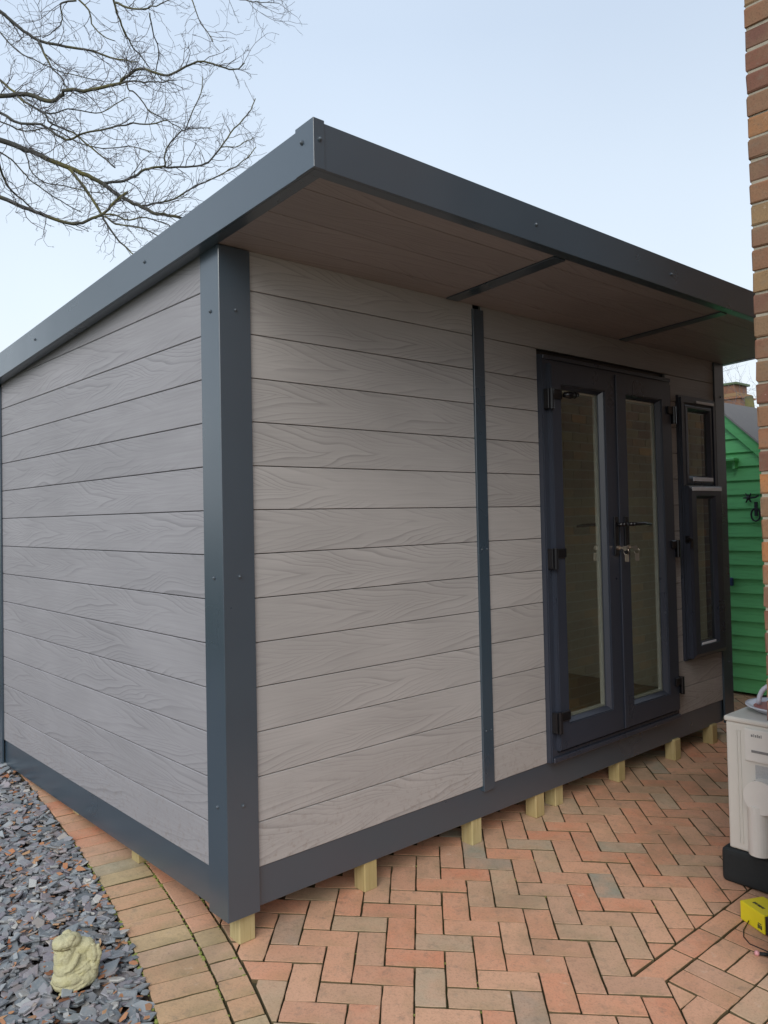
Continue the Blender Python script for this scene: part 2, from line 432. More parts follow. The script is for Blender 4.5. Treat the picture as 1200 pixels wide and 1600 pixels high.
def paver_mesh(poly, name='paver', top=.004, ch=.0035, depth=.05):
    """poly: list of 2D points round (0,0); bevelled top"""
    n = len(poly)
    inner = []
    for i in range(n):
        p = Vector(poly[i]); a = (p-Vector(poly[i-1])).normalized(); b = (Vector(poly[(i+1) % n])-p).normalized()
        na = Vector((-a.y, a.x)); nb_ = Vector((-b.y, b.x)); q = na+nb_; q = q/max(.35, q.length_squared)*2; inner.append(p+q*ch)
    vs = [(p.x, p.y, top) for p in inner] + [(p[0], p[1], top-ch*.8) for p in poly] + [(p[0], p[1], -depth) for p in poly]
    fs = [tuple(range(n))]
    for i in range(n):
        j = (i+1) % n
        fs.append((i, n+i, n+j, j)); fs.append((n+i, 2*n+i, 2*n+j, n+j))
    me = bpy.data.meshes.new(name); me.from_pydata(vs, [], fs); me.update(); return me
def area(p): return .5*sum(p[i-1][0]*p[i][1]-p[i][0]*p[i-1][1] for i in range(len(p)))
def clip(poly, p0, n):
    """keep the side (p-p0).n >= 0"""
    out = []
    for i in range(len(poly)):
        a, b = Vector(poly[i-1]), Vector(poly[i]); da = (a-p0).dot(n); db = (b-p0).dot(n)
        if (da >= 0) != (db >= 0): out.append(a+(b-a)*(da/(da-db)))
        if db >= 0: out.append(b)
    return out
def worn(poly, r, amp=.0011):
    out = []; n = len(poly)
    for i in range(n):
        a = Vector(poly[i]); b = Vector(poly[(i+1) % n]); d = b-a
        k = 1 if d.length < .03 else (3 if d.length < .15 else 5)
        nn = Vector((d.y, -d.x)).normalized() if d.length > 1e-6 else Vector((0, 0))
        for j in range(k):
            p = a+d*(j/k)
            if j == 0: p = p+(Vector((0, 0))-p).normalized()*abs(r.gauss(0, amp*1.3))
            else: p = p-nn*r.gauss(0, amp*.7)
            out.append(p)
    return out
wr = random.Random(77)
pieces = []           # (poly in world xy, material)
J = .0027
def rect(c, a, b, la, lb): return [c+a*J+b*J, c+a*(la-J)+b*J, c+a*(la-J)+b*(lb-J), c+a*J+b*(lb-J)]
B0 = Vector((.925, -.983))
def in_B(p):
    if p.y > -.983: return False
    if p.x > 1.0: return True
    t, nn = -V, U                                  # joint line running back along the herringbone from (.997,-1.075)
    return (p-Vector((1.0, -1.075))).dot(U) > 0 and (p-Vector((.925, -.983))).dot(V) > -9
for i in range(-40, 48):
    for k in range(-14, 16):
        for kind in (0, 1):
            a, b = (i+4*k, i) if kind == 0 else (i+4*k+2, i-1)
            la, lb = (2, 1) if kind == 0 else (1, 2)
            o = Vector((OX, OY))+U*(a*MOD)+V*(b*MOD)
            c = o+U*(la*MOD/2)+V*(lb*MOD/2)
            if not (-.8 < c.x < 6.2 and -2.45 < c.y < 3.0): continue
            if c.y > .24 and .3 < c.x < 3.75: continue             # dark void under the cabin
            if c.x > 1.3 and c.y < -1.45: continue
            if c.x > 5.15: continue
            poly = rect(o, U, V, la*MOD, lb*MOD)
            # left: inner line of the edging
            yy = c.y
            t, nn = edge_n(yy)
            q = Vector((edge_x(yy), yy))+nn*.318
            poly = clip(poly, q, nn)
            if len(poly) < 3: continue
            cc = sum(poly, Vector((0, 0)))/len(poly)
            if cc.x > .93 and max(q_.y for q_ in poly) > -.981: poly = clip(poly, Vector((0, -.981)), Vector((0, 1)))
            elif in_B(cc): continue
            if len(poly) < 3: continue
            if len(poly) < 3 or abs(area(poly)) < .0006: continue
            pieces.append((poly, 'clay_paver'))
# straight border row and basket weave by the house corner
x = .93
for k in range(22):
    x1 = x+.2 if k else 1.195
    p = [Vector((x+J, -1.072+J)), Vector((x1-J, -1.072+J)), Vector((x1-J, -.985-J)), Vector((x+J, -.985-J))]
    if k == 0: p = clip(p, Vector((.925, -.983)), -V)if False else [Vector((.935, -.989)), Vector((1.003, -1.066)), Vector((1.191, -1.068)), Vector((1.191, -.989))]
    pieces.append((p, 'clay_paver')); x = x1
for bi in range(-3, 6):
    for bj in range(0, 7):
        ox, oy = 1.005+.2*bi*.97, -1.075-.2*(bj+1)
        for h in (0, 1):
            if (bi+bj) % 2 == 0:
                p = [Vector((ox+.097*h+J, oy+J)), Vector((ox+.097*(h+1)-J, oy+J)), Vector((ox+.097*(h+1)-J, oy+.2-J)), Vector((ox+.097*h+J, oy+.2-J))]
            else:
                p = [Vector((ox+J, oy+.1*h+J)), Vector((ox+.194-J, oy+.1*h+J)), Vector((ox+.194-J, oy+.1*(h+1)-J)), Vector((ox+J, oy+.1*(h+1)-J))]
            p = clip(p, Vector((1.0, -1.075)), U)
            if len(p) < 3: continue
            c = sum(p, Vector((0, 0)))/len(p)
            if c.x > 1.40 and c.y < -1.45: continue
            if len(p) >= 3 and abs(area(p)) > .0006: pieces.append((p, 'clay_paver'))
# curved edging: headers outside, half bricks inside
y = -.86; k = 0
while y < 2.9:
    t, nn = edge_n(y); q = Vector((edge_x(y), y)); w = .104
    y2 = y+t.y*w; t2, n2 = edge_n(y2); q2 = Vector((edge_x(y2), y2))
    g = t*J
    pieces.append(([q+nn*J+g, q+nn*.205+g, q2+n2*.205-g, q2+n2*J-g], 'edging_paver'))
    y = y2
y = -.83; k = 0
while y < 2.9:
    t, nn = edge_n(y); q = Vector((edge_x(y), y)); w = .104 if (y < .25 or k % 3 == 0) else .2
    y2 = y+t.y*w; t2, n2 = edge_n(y2); q2 = Vector((edge_x(y2), y2)); g = t*J
    pieces.append(([q+nn*.213+g, q+nn*.311+g, q2+n2*.311-g, q2+n2*.213-g], 'edging_paver'))
    y = y2; k += 1
# nearest in view become pavers of their own, the rest one sheet of real blocks
CAM = Vector((-1.4691, -2.4667))
FW2 = Vector((.663, .749)); RT2 = Vector((.749, -.663))
def seen(p):
    d = p-CAM; z = d.dot(FW2); x = d.dot(RT2)
    if z < .8: return False
    vy = (1.2458-gz(p.x, p.y))/z*1252+773 ; vx = x/z*1252+586
    if vy > 1640 or vx < -40 or vx > 1240: return False
    if p.x > 3.9 and p.y > .3: return True
    if p.x > .0 and p.y > .16: return False                     # under the cabin floor
    if p.x > 1.27 and p.y < -1.3: return False
    return True
near = []; far = []
for poly, mt in pieces:
    c = sum(poly, Vector((0, 0)))/len(poly)
    near.append((c, poly, mt)) if seen(c) else far.append((c, poly, mt))
near.sort(key=lambda s: (s[0]-CAM).length)
far += near[300:]; near = near[:300]
shared = {}
for c, poly, mt in near:
    rel = [p-c for p in poly]
    if area(rel) < 0: rel = rel[::-1]; poly = poly[::-1]
    full = mt == 'clay_paver' and len(rel) == 4 and abs(abs(area(rel))-(2*MOD-2*J)*(MOD-2*J)) < 1e-6
    rot = 0.0
    if full:
        e = rel[1]-rel[0]
        if e.length < .12: e = rel[2]-rel[1]
        rot = math.atan2(e.y, e.x)
        vk = 'full%d' % wr.randrange(9)
        if vk not in shared:
            h = (MOD-J); hw = MOD/2-J
            me = paver_mesh(worn([(-h, -hw), (h, -hw), (h, hw), (-h, hw)], wr), ch=.0019); me.materials.append(M[mt]); shared[vk] = me
        me = shared[vk]
    else:
        me = paver_mesh(worn(rel, wr) if abs(area(rel)) > .004 else rel, ch=.0019); me.materials.append(M[mt])
    o = bpy.data.objects.new('paver', me); col.objects.link(o); o.parent = patio
    tilt = Matrix.Rotation(rng.gauss(0, .006), 4, 'X') @ Matrix.Rotation(rng.gauss(0, .006), 4, 'Y')
    mtx = Matrix.Translation((c.x, c.y, gz(c.x, c.y)+rng.gauss(0, .0011))) @ Matrix.Rotation(.0439, 4, 'X') @ tilt @ Matrix.Rotation(rot+rng.gauss(0, .004), 4, 'Z')
    o.matrix_local = mtx
vs = []; fs = []
for c, poly, mt in far:
    me = paver_mesh([p-c for p in (poly if area(poly) > 0 else poly[::-1])])
    b = len(vs); dz = rng.gauss(0, .001)
    for v in me.vertices: vs.append((v.co.x+c.x, v.co.y+c.y, v.co.z+gz(v.co.x+c.x, v.co.y+c.y)+dz))
    for p in me.polygons: fs.append(tuple(b+i for i in p.vertices))
    bpy.data.meshes.remove(me)
me = bpy.data.meshes.new('far_pavers'); me.from_pydata(vs, [], fs); me.update()
fp = link_mesh('paving', me, 'clay_paver', patio); tag(fp, kind='stuff')
# moss tufts and grit in the joints
m = MB()
for k in range(420):
    y = rng.uniform(-.5, 1.4); x = edge_x(y)+rng.choice([.0, .209, .209, .315])+rng.gauss(0, .003)
    r = rng.uniform(.002, .006)
    m.ball((x, y, gz(x, y)+.0005), (r*1.5, r*1.5, r*.7), 5, 3)
for k in range(900):
    i = rng.randint(-30, 30); s = rng.uniform(-3, 3)
    if rng.random() < .5: p = Vector((OX, OY))+U*(i*MOD)+V*s
    else: p = Vector((OX, OY))+V*(i*MOD)+U*s
    if not (edge_x(p.y)+.33 < p.x < 2.6 and -1.3 < p.y < .05 and not in_B(p)): continue
    r = rng.uniform(.0015, .004); m.ball((p.x, p.y, gz(p.x, p.y)-.003), (r*1.6, r*1.6, r), 5, 3)
o = m.build('moss', 'moss', patio); tag(o, kind='stuff')

# slate chippings
def chips(name, mat, count, smin, smax, zlo, zhi, thick, seed, xr, yr, reject=None):
    r = random.Random(seed); vs = []; fs = []
    for _ in range(count):
        y = r.uniform(*yr); x = r.uniform(*xr)
        lim = edge_x(y)-.004
        if y > 2.62: lim = .3
        if x > lim: continue
        s = r.uniform(smin, smax)*(1.35 if r.random() < .12 else 1)
        if x+s*.5 > lim: x = lim-s*.45
        if reject and reject(x, y): continue
        n = r.choice((4, 5, 5, 6)); ph = r.uniform(0, 6.28); asp = r.uniform(.4, .8)
        pts = []
        for k in range(n):
            a = 2*math.pi*(k+r.uniform(-.3, .3))/n; rad = s*r.uniform(.7, 1.0)
            pts.append((rad*math.cos(a), rad*asp*math.sin(a)))
        th = r.uniform(.5, 1)*thick
        m = Matrix.Translation((x, y, gz(x, y)+r.uniform(zlo, zhi))) @ Matrix.Rotation(ph, 4, 'Z') @ Matrix.Rotation(r.gauss(0, .26), 4, 'X') @ Matrix.Rotation(r.gauss(0, .22), 4, 'Y')
        b = len(vs)
        for (px, py) in pts: vs.append(m @ Vector((px*.86, py*.86, th)))
        for (px, py) in pts: vs.append(m @ Vector((px, py, th*r.uniform(.2, .5))))
        for (px, py) in pts: vs.append(m @ Vector((px*.9, py*.9, -th)))
        fs.append(tuple(range(b, b+n)))
        for k in range(n):
            j = (k+1) % n
            fs.append((b+k, b+n+k, b+n+j, b+j)); fs.append((b+n+k, b+2*n+k, b+2*n+j, b+n+j))
    me = bpy.data.meshes.new(name); me.from_pydata([tuple(v) for v in vs], [], fs); me.update()
    o = link_mesh(name, me, mat, slate_bed); return tag(o, kind='stuff')
nofrog = lambda x, y: (x+.47)**2+(y-.19)**2 < .055**2
chips('slate_chippings', 'slate_chip', 28000, .012, .047, -.024, .014, .0045, 3, (-1.9, .3), (-.55, 3.6), nofrog)
chips('fallen_leaves', 'leaf_litter', 5200, .008, .024, -.006, .017, .0012, 8, (-1.9, .3), (-.55, 3.6), nofrog)

# ---------------------------------------------------------------- garden room
W, D = 3.85, 2.60          # right post outer edge, rear post outer edge
def under(y): return 2.218-.065*y
room = empty('garden_room', (1.9, 1.3, gz(1.9, 1.3)), 'grey wood-effect garden room with anthracite frame, overhanging flat roof and glazed double doors', 'garden room')
h = .160; G = .0015
BT = .018
def board(x0, x1, z0, z1, mat='composite_board_front', y0=0.0):
    m = MB(); m.box(x0, x1, y0, y0+BT, z0+G, z1-G, .0016); return m.build('board', mat, room)
FX0, FX1, FB0, FB1, DX0, DX1, WX1 = .110, 1.345, 1.403, 1.822, 1.822, 3.098, 3.740
for k in range(14):
    z0 = k*h; z1 = min(z0+h, 2.236)
    board(FX0, FX1, z0, z1); 
    if k < 13: board(FB0, FB1, z0, z1)
    # right of the doors, boards stop either side of the window
    if k == 0 or k == 1: board(DX1, WX1, z0, z1)
    elif k < 12:
        board(DX1, 3.218, z0, z1); board(3.690, WX1, z0, z1)
    elif k == 12: board(DX1, WX1, z0, z1)
board(FB0, WX1, 13*h, 2.236)
bx('wall_liner', 'black_plastic', room, .05, 1.822, BT+.003, .04, -.10, 2.20, 0)
bx('wall_liner', 'black_plastic', room, 3.12, 3.215, BT+.003, .04, -.10, 2.05, 0)
bx('wall_liner', 'black_plastic', room, 3.66, 3.80, BT+.003, .04, -.10, 2.05, 0)
bx('wall_liner', 'black_plastic', room, 1.822, 3.80, BT+.003, .04, 2.055, 2.20, 0)
bx('wall_liner', 'black_plastic', room, 3.216, 3.659, BT+.003, .04, -.10, .32, 0)
# side wall: boards cut to the roof slope
YS0, YS1 = .112, 2.475
for k in range(14):
    z0 = k*h+G; z1 = (k+1)*h-G
    ta = under(YS0)+.02; tb = under(YS1)+.02
    if z0 >= ta: continue
    poly = [(0, YS0, z0)]
    if tb > z0: poly.append((0, YS1, z0))
    else: poly.append((0, (2.218+.02-z0)/.065, z0))
    if tb >= z1: poly += [(0, YS1, z1), (0, YS0, z1)]
    else:
        if tb > z0: poly.append((0, YS1, tb))
        yc = (2.238-z1)/.065
        if ta > z1: poly += [(0, max(YS0, yc), z1), (0, YS0, z1)]
        else: poly.append((0, YS0, ta))
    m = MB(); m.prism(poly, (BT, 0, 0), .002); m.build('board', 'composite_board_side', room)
m = MB(); m.prism([(BT+.003, .05, -.1), (BT+.003, 2.55, -.1), (BT+.003, 2.55, under(2.55)), (BT+.003, .05, under(.05))], (.02, 0, 0)); m.build('wall_liner', 'black_plastic', room)
# plain rear and far walls
bx('side_wall', 'composite_board_side', room, W-.035, W-.012, .1, D-.1, -.12, 2.04)
# interior
bx('interior_floor', 'interior_floor_board', room, .06, W-.05, .09, D-.06, -.03, -.005, 0)
bx('interior_wall', 'interior_lining', room, .045, .058, .05, D-.07, 0, 2.05, 0)
bx('interior_wall', 'interior_lining', room, W-.06, W-.045, .05, D-.07, 0, 2.16, 0)
bx('interior_wall', 'interior_lining', room, .06, 1.815, .045, .07, 0, 2.1, 0)
bx('interior_wall', 'interior_lining', room, 3.12, 3.21, .045, .07, 0, 2.1, 0)
m = MB(); m.prism([(.03, .045, 2.15), (.03, D-.02, 2.0), (W-.02, D-.02, 2.0), (W-.02, .045, 2.15)], (0, 0, .02)); m.build('ceiling', 'interior_lining', room)

def angle_post(x, y, sx, sy, zt, name='corner_post'):
    """L-shaped folded corner trim; (x,y) outer corner, sx/sy direction of the legs"""
    a, t = .131, .012
    zb = -.148
    pts = [(x, y), (x+sx*a, y), (x+sx*a, y+sy*t), (x+sx*t, y+sy*t), (x+sx*t, y+sy*a), (x, y+sy*a)]
    bmx = MB(); bmx.prism([(p[0], p[1], zb) for p in pts], (0, 0, zt-zb), .0018)
    return bmx.build(name, 'anthracite_metal', room)
p1 = angle_post(-.0125, -.0125, 1, 1, 2.2205)
p2 = angle_post(W, -.0125, -1, 1, 2.2205)
p3 = angle_post(-.0125, D, 1, -1, 2.048)
p4 = angle_post(W, D, -1, -1, 2.048)
def bolt(p, n, parent, r=.0055):
    n = Vector(n).normalized(); m = MB(); p = Vector(p)
    m.cyl(p-n*.001, p+n*.002, r*1.35, 10); v = m.ball(p+n*.002, (r, r, r), 10, 6)
    return m.build('bolt', 'bolt_metal', parent, smooth=False)
for z in (1.995, 1.044, .240):
    bolt((.054, -.0125, z), (0, -1, 0), p1); bolt((-.0125, .047, z-.003), (-1, 0, 0), p1)
    bolt((W-.054, -.0125, z), (0, -1, 0), p2); bolt((-.0125, D-.05, z-.02), (-1, 0, 0), p3)
# skirt
SK = -.138
bx('base_rail', 'anthracite_metal', room, .119, W-.13, .004, .03, SK, .001, .002)
bx('base_rail', 'anthracite_metal', room, .004, .03, .119, D-.13, SK, .001, .002)
bx('base_rail', 'anthracite_metal', room, .119, W-.13, D-.03, D-.004, SK, .001, .002)
bx('base_rail', 'anthracite_metal', room, W-.03, W-.004, .119, D-.13, SK, .001, .002)
# floor joists in the dark above the legs
m = MB()
for x in (.05, .65, 1.30, 1.9, 2.5, 3.1, 3.56): m.box(x-.03, x+.03, .035, D-.035, -.13, -.035)
m.build('floor_joist', 'treated_timber', room)
# vertical cover strip between the board panels
st = bx('cover_strip', 'anthracite_metal', room, 1.336, 1.410, -.0105, .012, -.022, 2.205, .0015)
for z, dz in ((1.085, 0), (.248, .004)):
    for x in (1.353, 1.388): bolt((x+.004, -.0105, z+dz), (0, -1, 0), st, .0032)
m = MB(); m.box(1.3365, 1.4095, -.0118, -.0100, 1.888, 1.890); m.build('seam', 'bolt_metal', st)
# legs
for (x, y) in [(.083, .052), (.658, .042), (1.302, .045), (1.771, .043), (1.965, .07), (2.515, .045), (3.092, .02), (3.566, .02),
               (.083, .86), (.083, 1.53), (.7, 1.3), (1.9, 1.3), (3.0, 1.3), (3.566, 1.3), (.083, 2.45), (1.3, 2.45), (2.5, 2.45), (3.566, 2.45)]:
    w = .034; zb = gz(x, y)+.001
    m = MB(); m.box(x-w, x+w, y-w, y+w, zb, -.128, .004)
    m.build('timber_leg', 'treated_timber', room)
# ---- roof
RX0, RX1, RY0, RY1 = -.065, W+.065, -.645, D+.06
LIP = .045; FH = .140
def rz(y): return 2.2205-.065*y            # underside of fascia
def slab(name, mat, x0, x1, y0, y1, za, zb_, bev=0.0015, parent=room):
    """sloped slab: underside rz(y)+za, top rz(y)+zb"""
    m = MB(); vs = []
    m.prism([(x0, y0, rz(y0)+za), (x0, y1, rz(y1)+za), (x0, y1, rz(y1)+zb_), (x0, y0, rz(y0)+zb_)], (x1-x0, 0, 0), bev)
    return m.build(name, mat, parent)
roof = slab('roof_deck', 'roof_membrane', RX0+.012, RX1-.012, RY0+.012, RY1-.012, .05, .112, 0)
f_front = slab('fascia', 'anthracite_metal', RX0, RX1, RY0, RY0+.010, 0, FH)
f_left = slab('fascia', 'anthracite_metal', RX0, RX0+.010, RY0+.010, RY1-.010, 0, FH)
slab('fascia', 'anthracite_metal', RX1-.010, RX1, RY0+.010, RY1-.010, 0, FH)
slab('fascia', 'anthracite_metal', RX0, RX1, RY1-.010, RY1, 0, FH)
# top flange of the fascia trim
slab('fascia_flange', 'anthracite_metal', RX0+.0102, RX0+.09, RY0+.0102, RY1-.0102, FH-.004, FH-.001, 0)
slab('fascia_flange', 'anthracite_metal', RX0+.0905, RX1-.0905, RY0+.0102, RY0+.09, FH-.004, FH-.001, 0)
# bottom lip
slab('fascia_lip', 'anthracite_metal', RX0+.0105, RX1-.0105, RY0+.0105, RY0+LIP, .0005, .006, 0)
slab('fascia_lip', 'anthracite_metal', RX0+.0105, RX0+LIP+.008, RY0+LIP+.0005, RY1-.012, .0005, .006, 0)
slab('fascia_lip', 'anthracite_metal', RX1-LIP-.008, RX1-.0105, RY0+LIP+.0005, RY1-.012, .0005, .006, 0)
# folded corner cover
m = MB(); zt = rz(RY0)+FH+.004; zb = rz(RY0)-.001
pts = [(RX0-.0045, RY0-.0045), (RX0+.036, RY0-.0045), (RX0+.036, RY0-.0005), (RX0-.0005, RY0-.0005), (RX0-.0005, RY0+.085), (RX0-.0045, RY0+.085)]
m.prism([(p[0], p[1], rz(p[1])-.001) for p in pts], (0, 0, FH+.006), .0008); cc = m.build('corner_cover', 'anthracite_metal', room)
bolt((RX0+.017, RY0-.0045, rz(RY0)+.085), (0, -1, 0), cc, .006); bolt((RX0-.0045, RY0+.052, rz(RY0)+.088), (-1, 0, 0), cc, .006)
m = MB(); pts = [(RX1+.0045, RY0-.0045), (RX1-.036, RY0-.0045), (RX1-.036, RY0-.0005), (RX1+.0005, RY0-.0005), (RX1+.0005, RY0+.085), (RX1+.0045, RY0+.085)]
m.prism([(p[0], p[1], rz(p[1])-.001) for p in pts], (0, 0, FH+.006), .0008); m.build('corner_cover', 'anthracite_metal', room)
for x in (.98, 1.99, 3.0): bolt((x, RY0, rz(RY0)+.07), (0, -1, 0), f_front, .0055)
for y in (.455, 1.703): bolt((RX0, y, rz(y)+.073), (-1, 0, 0), f_left, .0055)
# soffit boards run along the front, split by two cross strips
ybr = [RY0+LIP+.001, -.515, -.322, -.128, .0]
xs = [RX0+LIP+.009, 1.192, 2.607, RX1-LIP-.009]
for i in range(3):
    for a, b in zip(ybr, ybr[1:]):
        slab('soffit_board', 'soffit_board', xs[i]+.001, xs[i+1]-.001, a+.0012, b-.0012, .003, .016, .0012)
slab('cross_strip', 'anthracite_metal', 1.155, 1.230, RY0+LIP+.002, -.012, -.004, .0025, .001)
slab('cross_strip', 'anthracite_metal', 2.575, 2.645, RY0+LIP+.002, -.012, -.004, .0025, .001)
slab('soffit_liner', 'black_plastic', RX0+.02, RX1-.02, RY0+.02, .04, .018, .03, 0)

# ---- double doors
def ring(mb, x0, x1, z0, z1, wl, wr, wb, wt, y0, y1, bev=.003):
    """mitred rectangular frame as one closed solid with bevelled arrises"""
    o = [(x0, z0), (x1, z0), (x1, z1), (x0, z1)]; i = [(x0+wl, z0+wb), (x1-wr, z0+wb), (x1-wr, z1-wt), (x0+wl, z1-wt)]
    bm = mb.bm
    def vv(p, y): return bm.verts.new((p[0], y, p[1]))
    of, iF, ob, ib = [vv(p, y0) for p in o], [vv(p, y0) for p in i], [vv(p, y1) for p in o], [vv(p, y1) for p in i]
    fs = []
    for k in range(4):
        j = (k+1) % 4
        fs += [bm.faces.new((of[k], of[j], iF[j], iF[k])), bm.faces.new((ob[j], ob[k], ib[k], ib[j])),
               bm.faces.new((of[j], of[k], ob[k], ob[j])), bm.faces.new((iF[k], iF[j], ib[j], ib[k]))]
    if bev:
        es = [e for e in set(e for f in fs for e in f.edges) if (all(v in of for v in e.verts) or all(v in iF for v in e.verts))]
        bmesh.ops.bevel(bm, geom=es, offset=bev, segments=2, affect='EDGES')
m = MB(); ring(m, .05, W-.05, -.12, 2.05, .25, .75, .62, .15, D-.04, D-.01, 0); m.build('rear_wall', 'composite_board_front', room)  # rear wall left open for the added glazing
m = MB(); ring(m, .06, W-.05, 0, 2.05, .24, .75, .50, .15, D-.07, D-.045, 0); m.build('interior_wall', 'interior_lining', room)
m = MB(); ring(m, .302, W-.802, .502, 1.898, .05, .05, .05, .05, D-.068, D-.012, .003); rw = m.build('added_rear_window', 'anthracite_upvc', room)  # unseen rear glazing, added to let daylight into the room
bx('glass_pane', 'double_glazing', rw, .353, W-.853, D-.04, D-.038, .553, 1.847, 0)
fr = MB(); ring(fr, 1.8225, 3.0975, .0025, 2.048, .055, .045, .05, .045, -.030, .045, .006)
door_frame = fr.build('door_frame', 'anthracite_upvc', room)
bx('drip_head', 'anthracite_upvc', door_frame, 1.826, 3.094, -.036, -.0305, 2.024, 2.046, .002)
bx('threshold', 'anthracite_upvc', door_frame, 1.83, 3.09, -.042, -.031, .004, .030, .004)
def leaf(x0, x1, gx0, gx1, gz0, gz1, lab, hinge_right):
    zb, zt, y0, y1 = .062, 2.004, -.056, -.002
    m = MB(); ring(m, x0, x1, zb, zt, gx0-x0-.016, x1-gx1-.016, gz0-zb-.016, zt-gz1-.016, y0, y1, .005)
    d = m.build('door', 'anthracite_upvc', room); d['label'] = lab
    # sloping glazing bead
    b = MB(); bm = b.bm
    o = [(gx0-.017, gz0-.017), (gx1+.017, gz0-.017), (gx1+.017, gz1+.017), (gx0-.017, gz1+.017)]
    i = [(gx0, gz0), (gx1, gz0), (gx1, gz1), (gx0, gz1)]
    A = [bm.verts.new((p[0], -.048, p[1])) for p in o]; B = [bm.verts.new((p[0], -.026, p[1])) for p in i]
    C_ = [bm.verts.new((p[0], -.006, p[1])) for p in i]; E_ = [bm.verts.new((p[0], -.006, p[1])) for p in o]
    for k in range(4):
        j = (k+1) % 4
        bm.faces.new((A[k], A[j], B[j], B[k])); bm.faces.new((B[k], B[j], C_[j], C_[k])); bm.faces.new((C_[k], C_[j], E_[j], E_[k])); bm.faces.new((E_[k], E_[j], A[j], A[k]))
    b.build('glazing_bead', 'anthracite_upvc', d)
    bx('glass_pane', 'double_glazing', d, gx0+.0015, gx1-.0015, -.0215, -.0195, gz0+.0015, gz1-.0015, 0)
    s = MB(); ring(s, gx0+.001, gx1-.001, gz0+.001, gz1-.001, .009, .009, .009, .009, -.018, .004, 0); s.build('spacer_bar', 'spacer_metal', d)
    for zc in (1.82, 1.018, .205):
        hb = MB()
        if not hinge_right:
            hb.cyl((x0-.012, -.066, zc-.052), (x0-.012, -.066, zc+.052), .0125, 14)
            hb.box(x0-.034, x0-.012, -.062, -.031, zc-.05, zc+.05, .002)
            hb.box(x0-.006, x0+.078, -.068, -.0565, zc+.002, zc+.05, .004)
        else:
            hb.cyl((x1+.012, -.066, zc-.052), (x1+.012, -.066, zc+.052), .0125, 14)
            hb.box(x1+.012, x1+.034, -.062, -.031, zc-.05, zc+.05, .002)
            hb.box(x1-.060, x1+.006, -.068, -.0565, zc+.002, zc+.05, .004)
        hb.build('hinge', 'black_gloss', d)
    return d
dl = leaf(1.862, 2.462, 1.962, 2.322, .205, 1.882, 'left glazed door leaf with keys hanging in its lock', False)
dr_ = leaf(2.470, 3.058, 2.572, 2.925, .190, 1.885, 'right glazed door leaf with long black lever handle', True)
bx('meeting_strip', 'anthracite_upvc', dl, 2.444, 2.482, -.064, -.0565, .066, 2.0, .003)
def handle(d, px, lever):
    m = MB(); m.box(px-.019, px+.019, -.068, -.0562, 1.008, 1.220, .006, 2); m.build('handle_plate', 'black_plastic', d)
    m = MB(); m.cyl((px, -.066, 1.176), (px, -.105, 1.176), .011, 14)
    dx = lever; s = 1 if dx > 0 else -1
    m.tube([(px, -.104, 1.176), (px+s*.02, -.110, 1.177), (px+dx*.6, -.108, 1.178), (px+dx, -.104, 1.172)], [.0105, .010, .0085, .0065], 10)
    m.build('lever_handle', 'black_gloss', d, smooth=True)
    m = MB(); m.cyl((px, -.066, 1.050), (px, -.080, 1.050), .0125, 14); m.build('lock_cylinder', 'key_metal', d)
    m = MB(); m.box(px-.0012, px+.0012, -.100, -.080, 1.044, 1.056); m.cyl((px-.0015, -.112, 1.047), (px+.0015, -.112, 1.047), .013, 14)
    m.tube([(px+.003+.004*math.sin(a)*0, -.118+.016*math.cos(a), 1.030+.016*math.sin(a)) for a in [2*math.pi*k/14 for k in range(15)]], .0011, 5)
    m.box(px+.003, px+.006, -.132, -.108, .975, 1.016, .002)
    m.build('key', 'key_metal', d)
handle(dl, 2.408, .05)
handle(dr_, 2.512, .185)
# inside lever of the left leaf, seen through the pane
m = MB(); m.cyl((2.395, .0, 1.176), (2.395, .055, 1.176), .011, 12); m.tube([(2.395, .055, 1.176), (2.32, .06, 1.176), (2.22, .056, 1.172)], [.0105, .009, .007], 10)
m.build('inner_lever_handle', 'black_gloss', dl, smooth=True)
# door restrictor beside the top hinge
m = MB(); m.tube([(1.945, -.070, 1.846), (1.975, -.085, 1.844), (2.010, -.088, 1.846)], [.013, .019, .016], 12); m.ball((2.012, -.088, 1.846), .018, 12, 8)
m.ball((2.045, -.082, 1.852), .0125, 12, 8); m.tube([(2.01, -.088, 1.848), (2.045, -.082, 1.852)], .008, 8)
m.build('restrictor', 'black_gloss', dl, smooth=True)

# ---- window beside the doors: fixed light above a proud opening light
wf = MB(); ring(wf, 3.2195, 3.688, .322, 1.962, .058, .05, .055, .055, -.030, .05, .012)
window = wf.build('window', 'anthracite_upvc', room); window['label'] = 'tall narrow window, fixed pane above an opening pane'
def light(name, x0, x1, z0, z1, gx0, gx1, g0, g1, y0, y1, slope):
    """sash with wide sloping profile towards the glass"""
    b = MB(); bm = b.bm
    o = [(x0, z0), (x1, z0), (x1, z1), (x0, z1)]
    mdl = [(x0+slope, z0+slope), (x1-slope, z0+slope), (x1-slope, z1-slope), (x0+slope, z1-slope)]
    fl = [(gx0-.018, g0-.018), (gx1+.018, g0-.018), (gx1+.018, g1+.018), (gx0-.018, g1+.018)]
    i = [(gx0, g0), (gx1, g0), (gx1, g1), (gx0, g1)]
    L = [[(p, y1) for p in o], [(p, y0+slope*.45) for p in o], [(p, y0) for p in mdl], [(p, y0+.001) for p in fl], [(p, y0+.022) for p in i], [(p, y1) for p in i]]
    rr = [[bm.verts.new((p[0], y, p[1])) for p, y in q] for q in L]
    rr.append(rr[0])
    for a, c in zip(rr, rr[1:]):
        for k in range(4):
            j = (k+1) % 4; bm.faces.new((a[k], a[j], c[j], c[k]))
    s = b.build(name, 'anthracite_upvc', window)
    return s
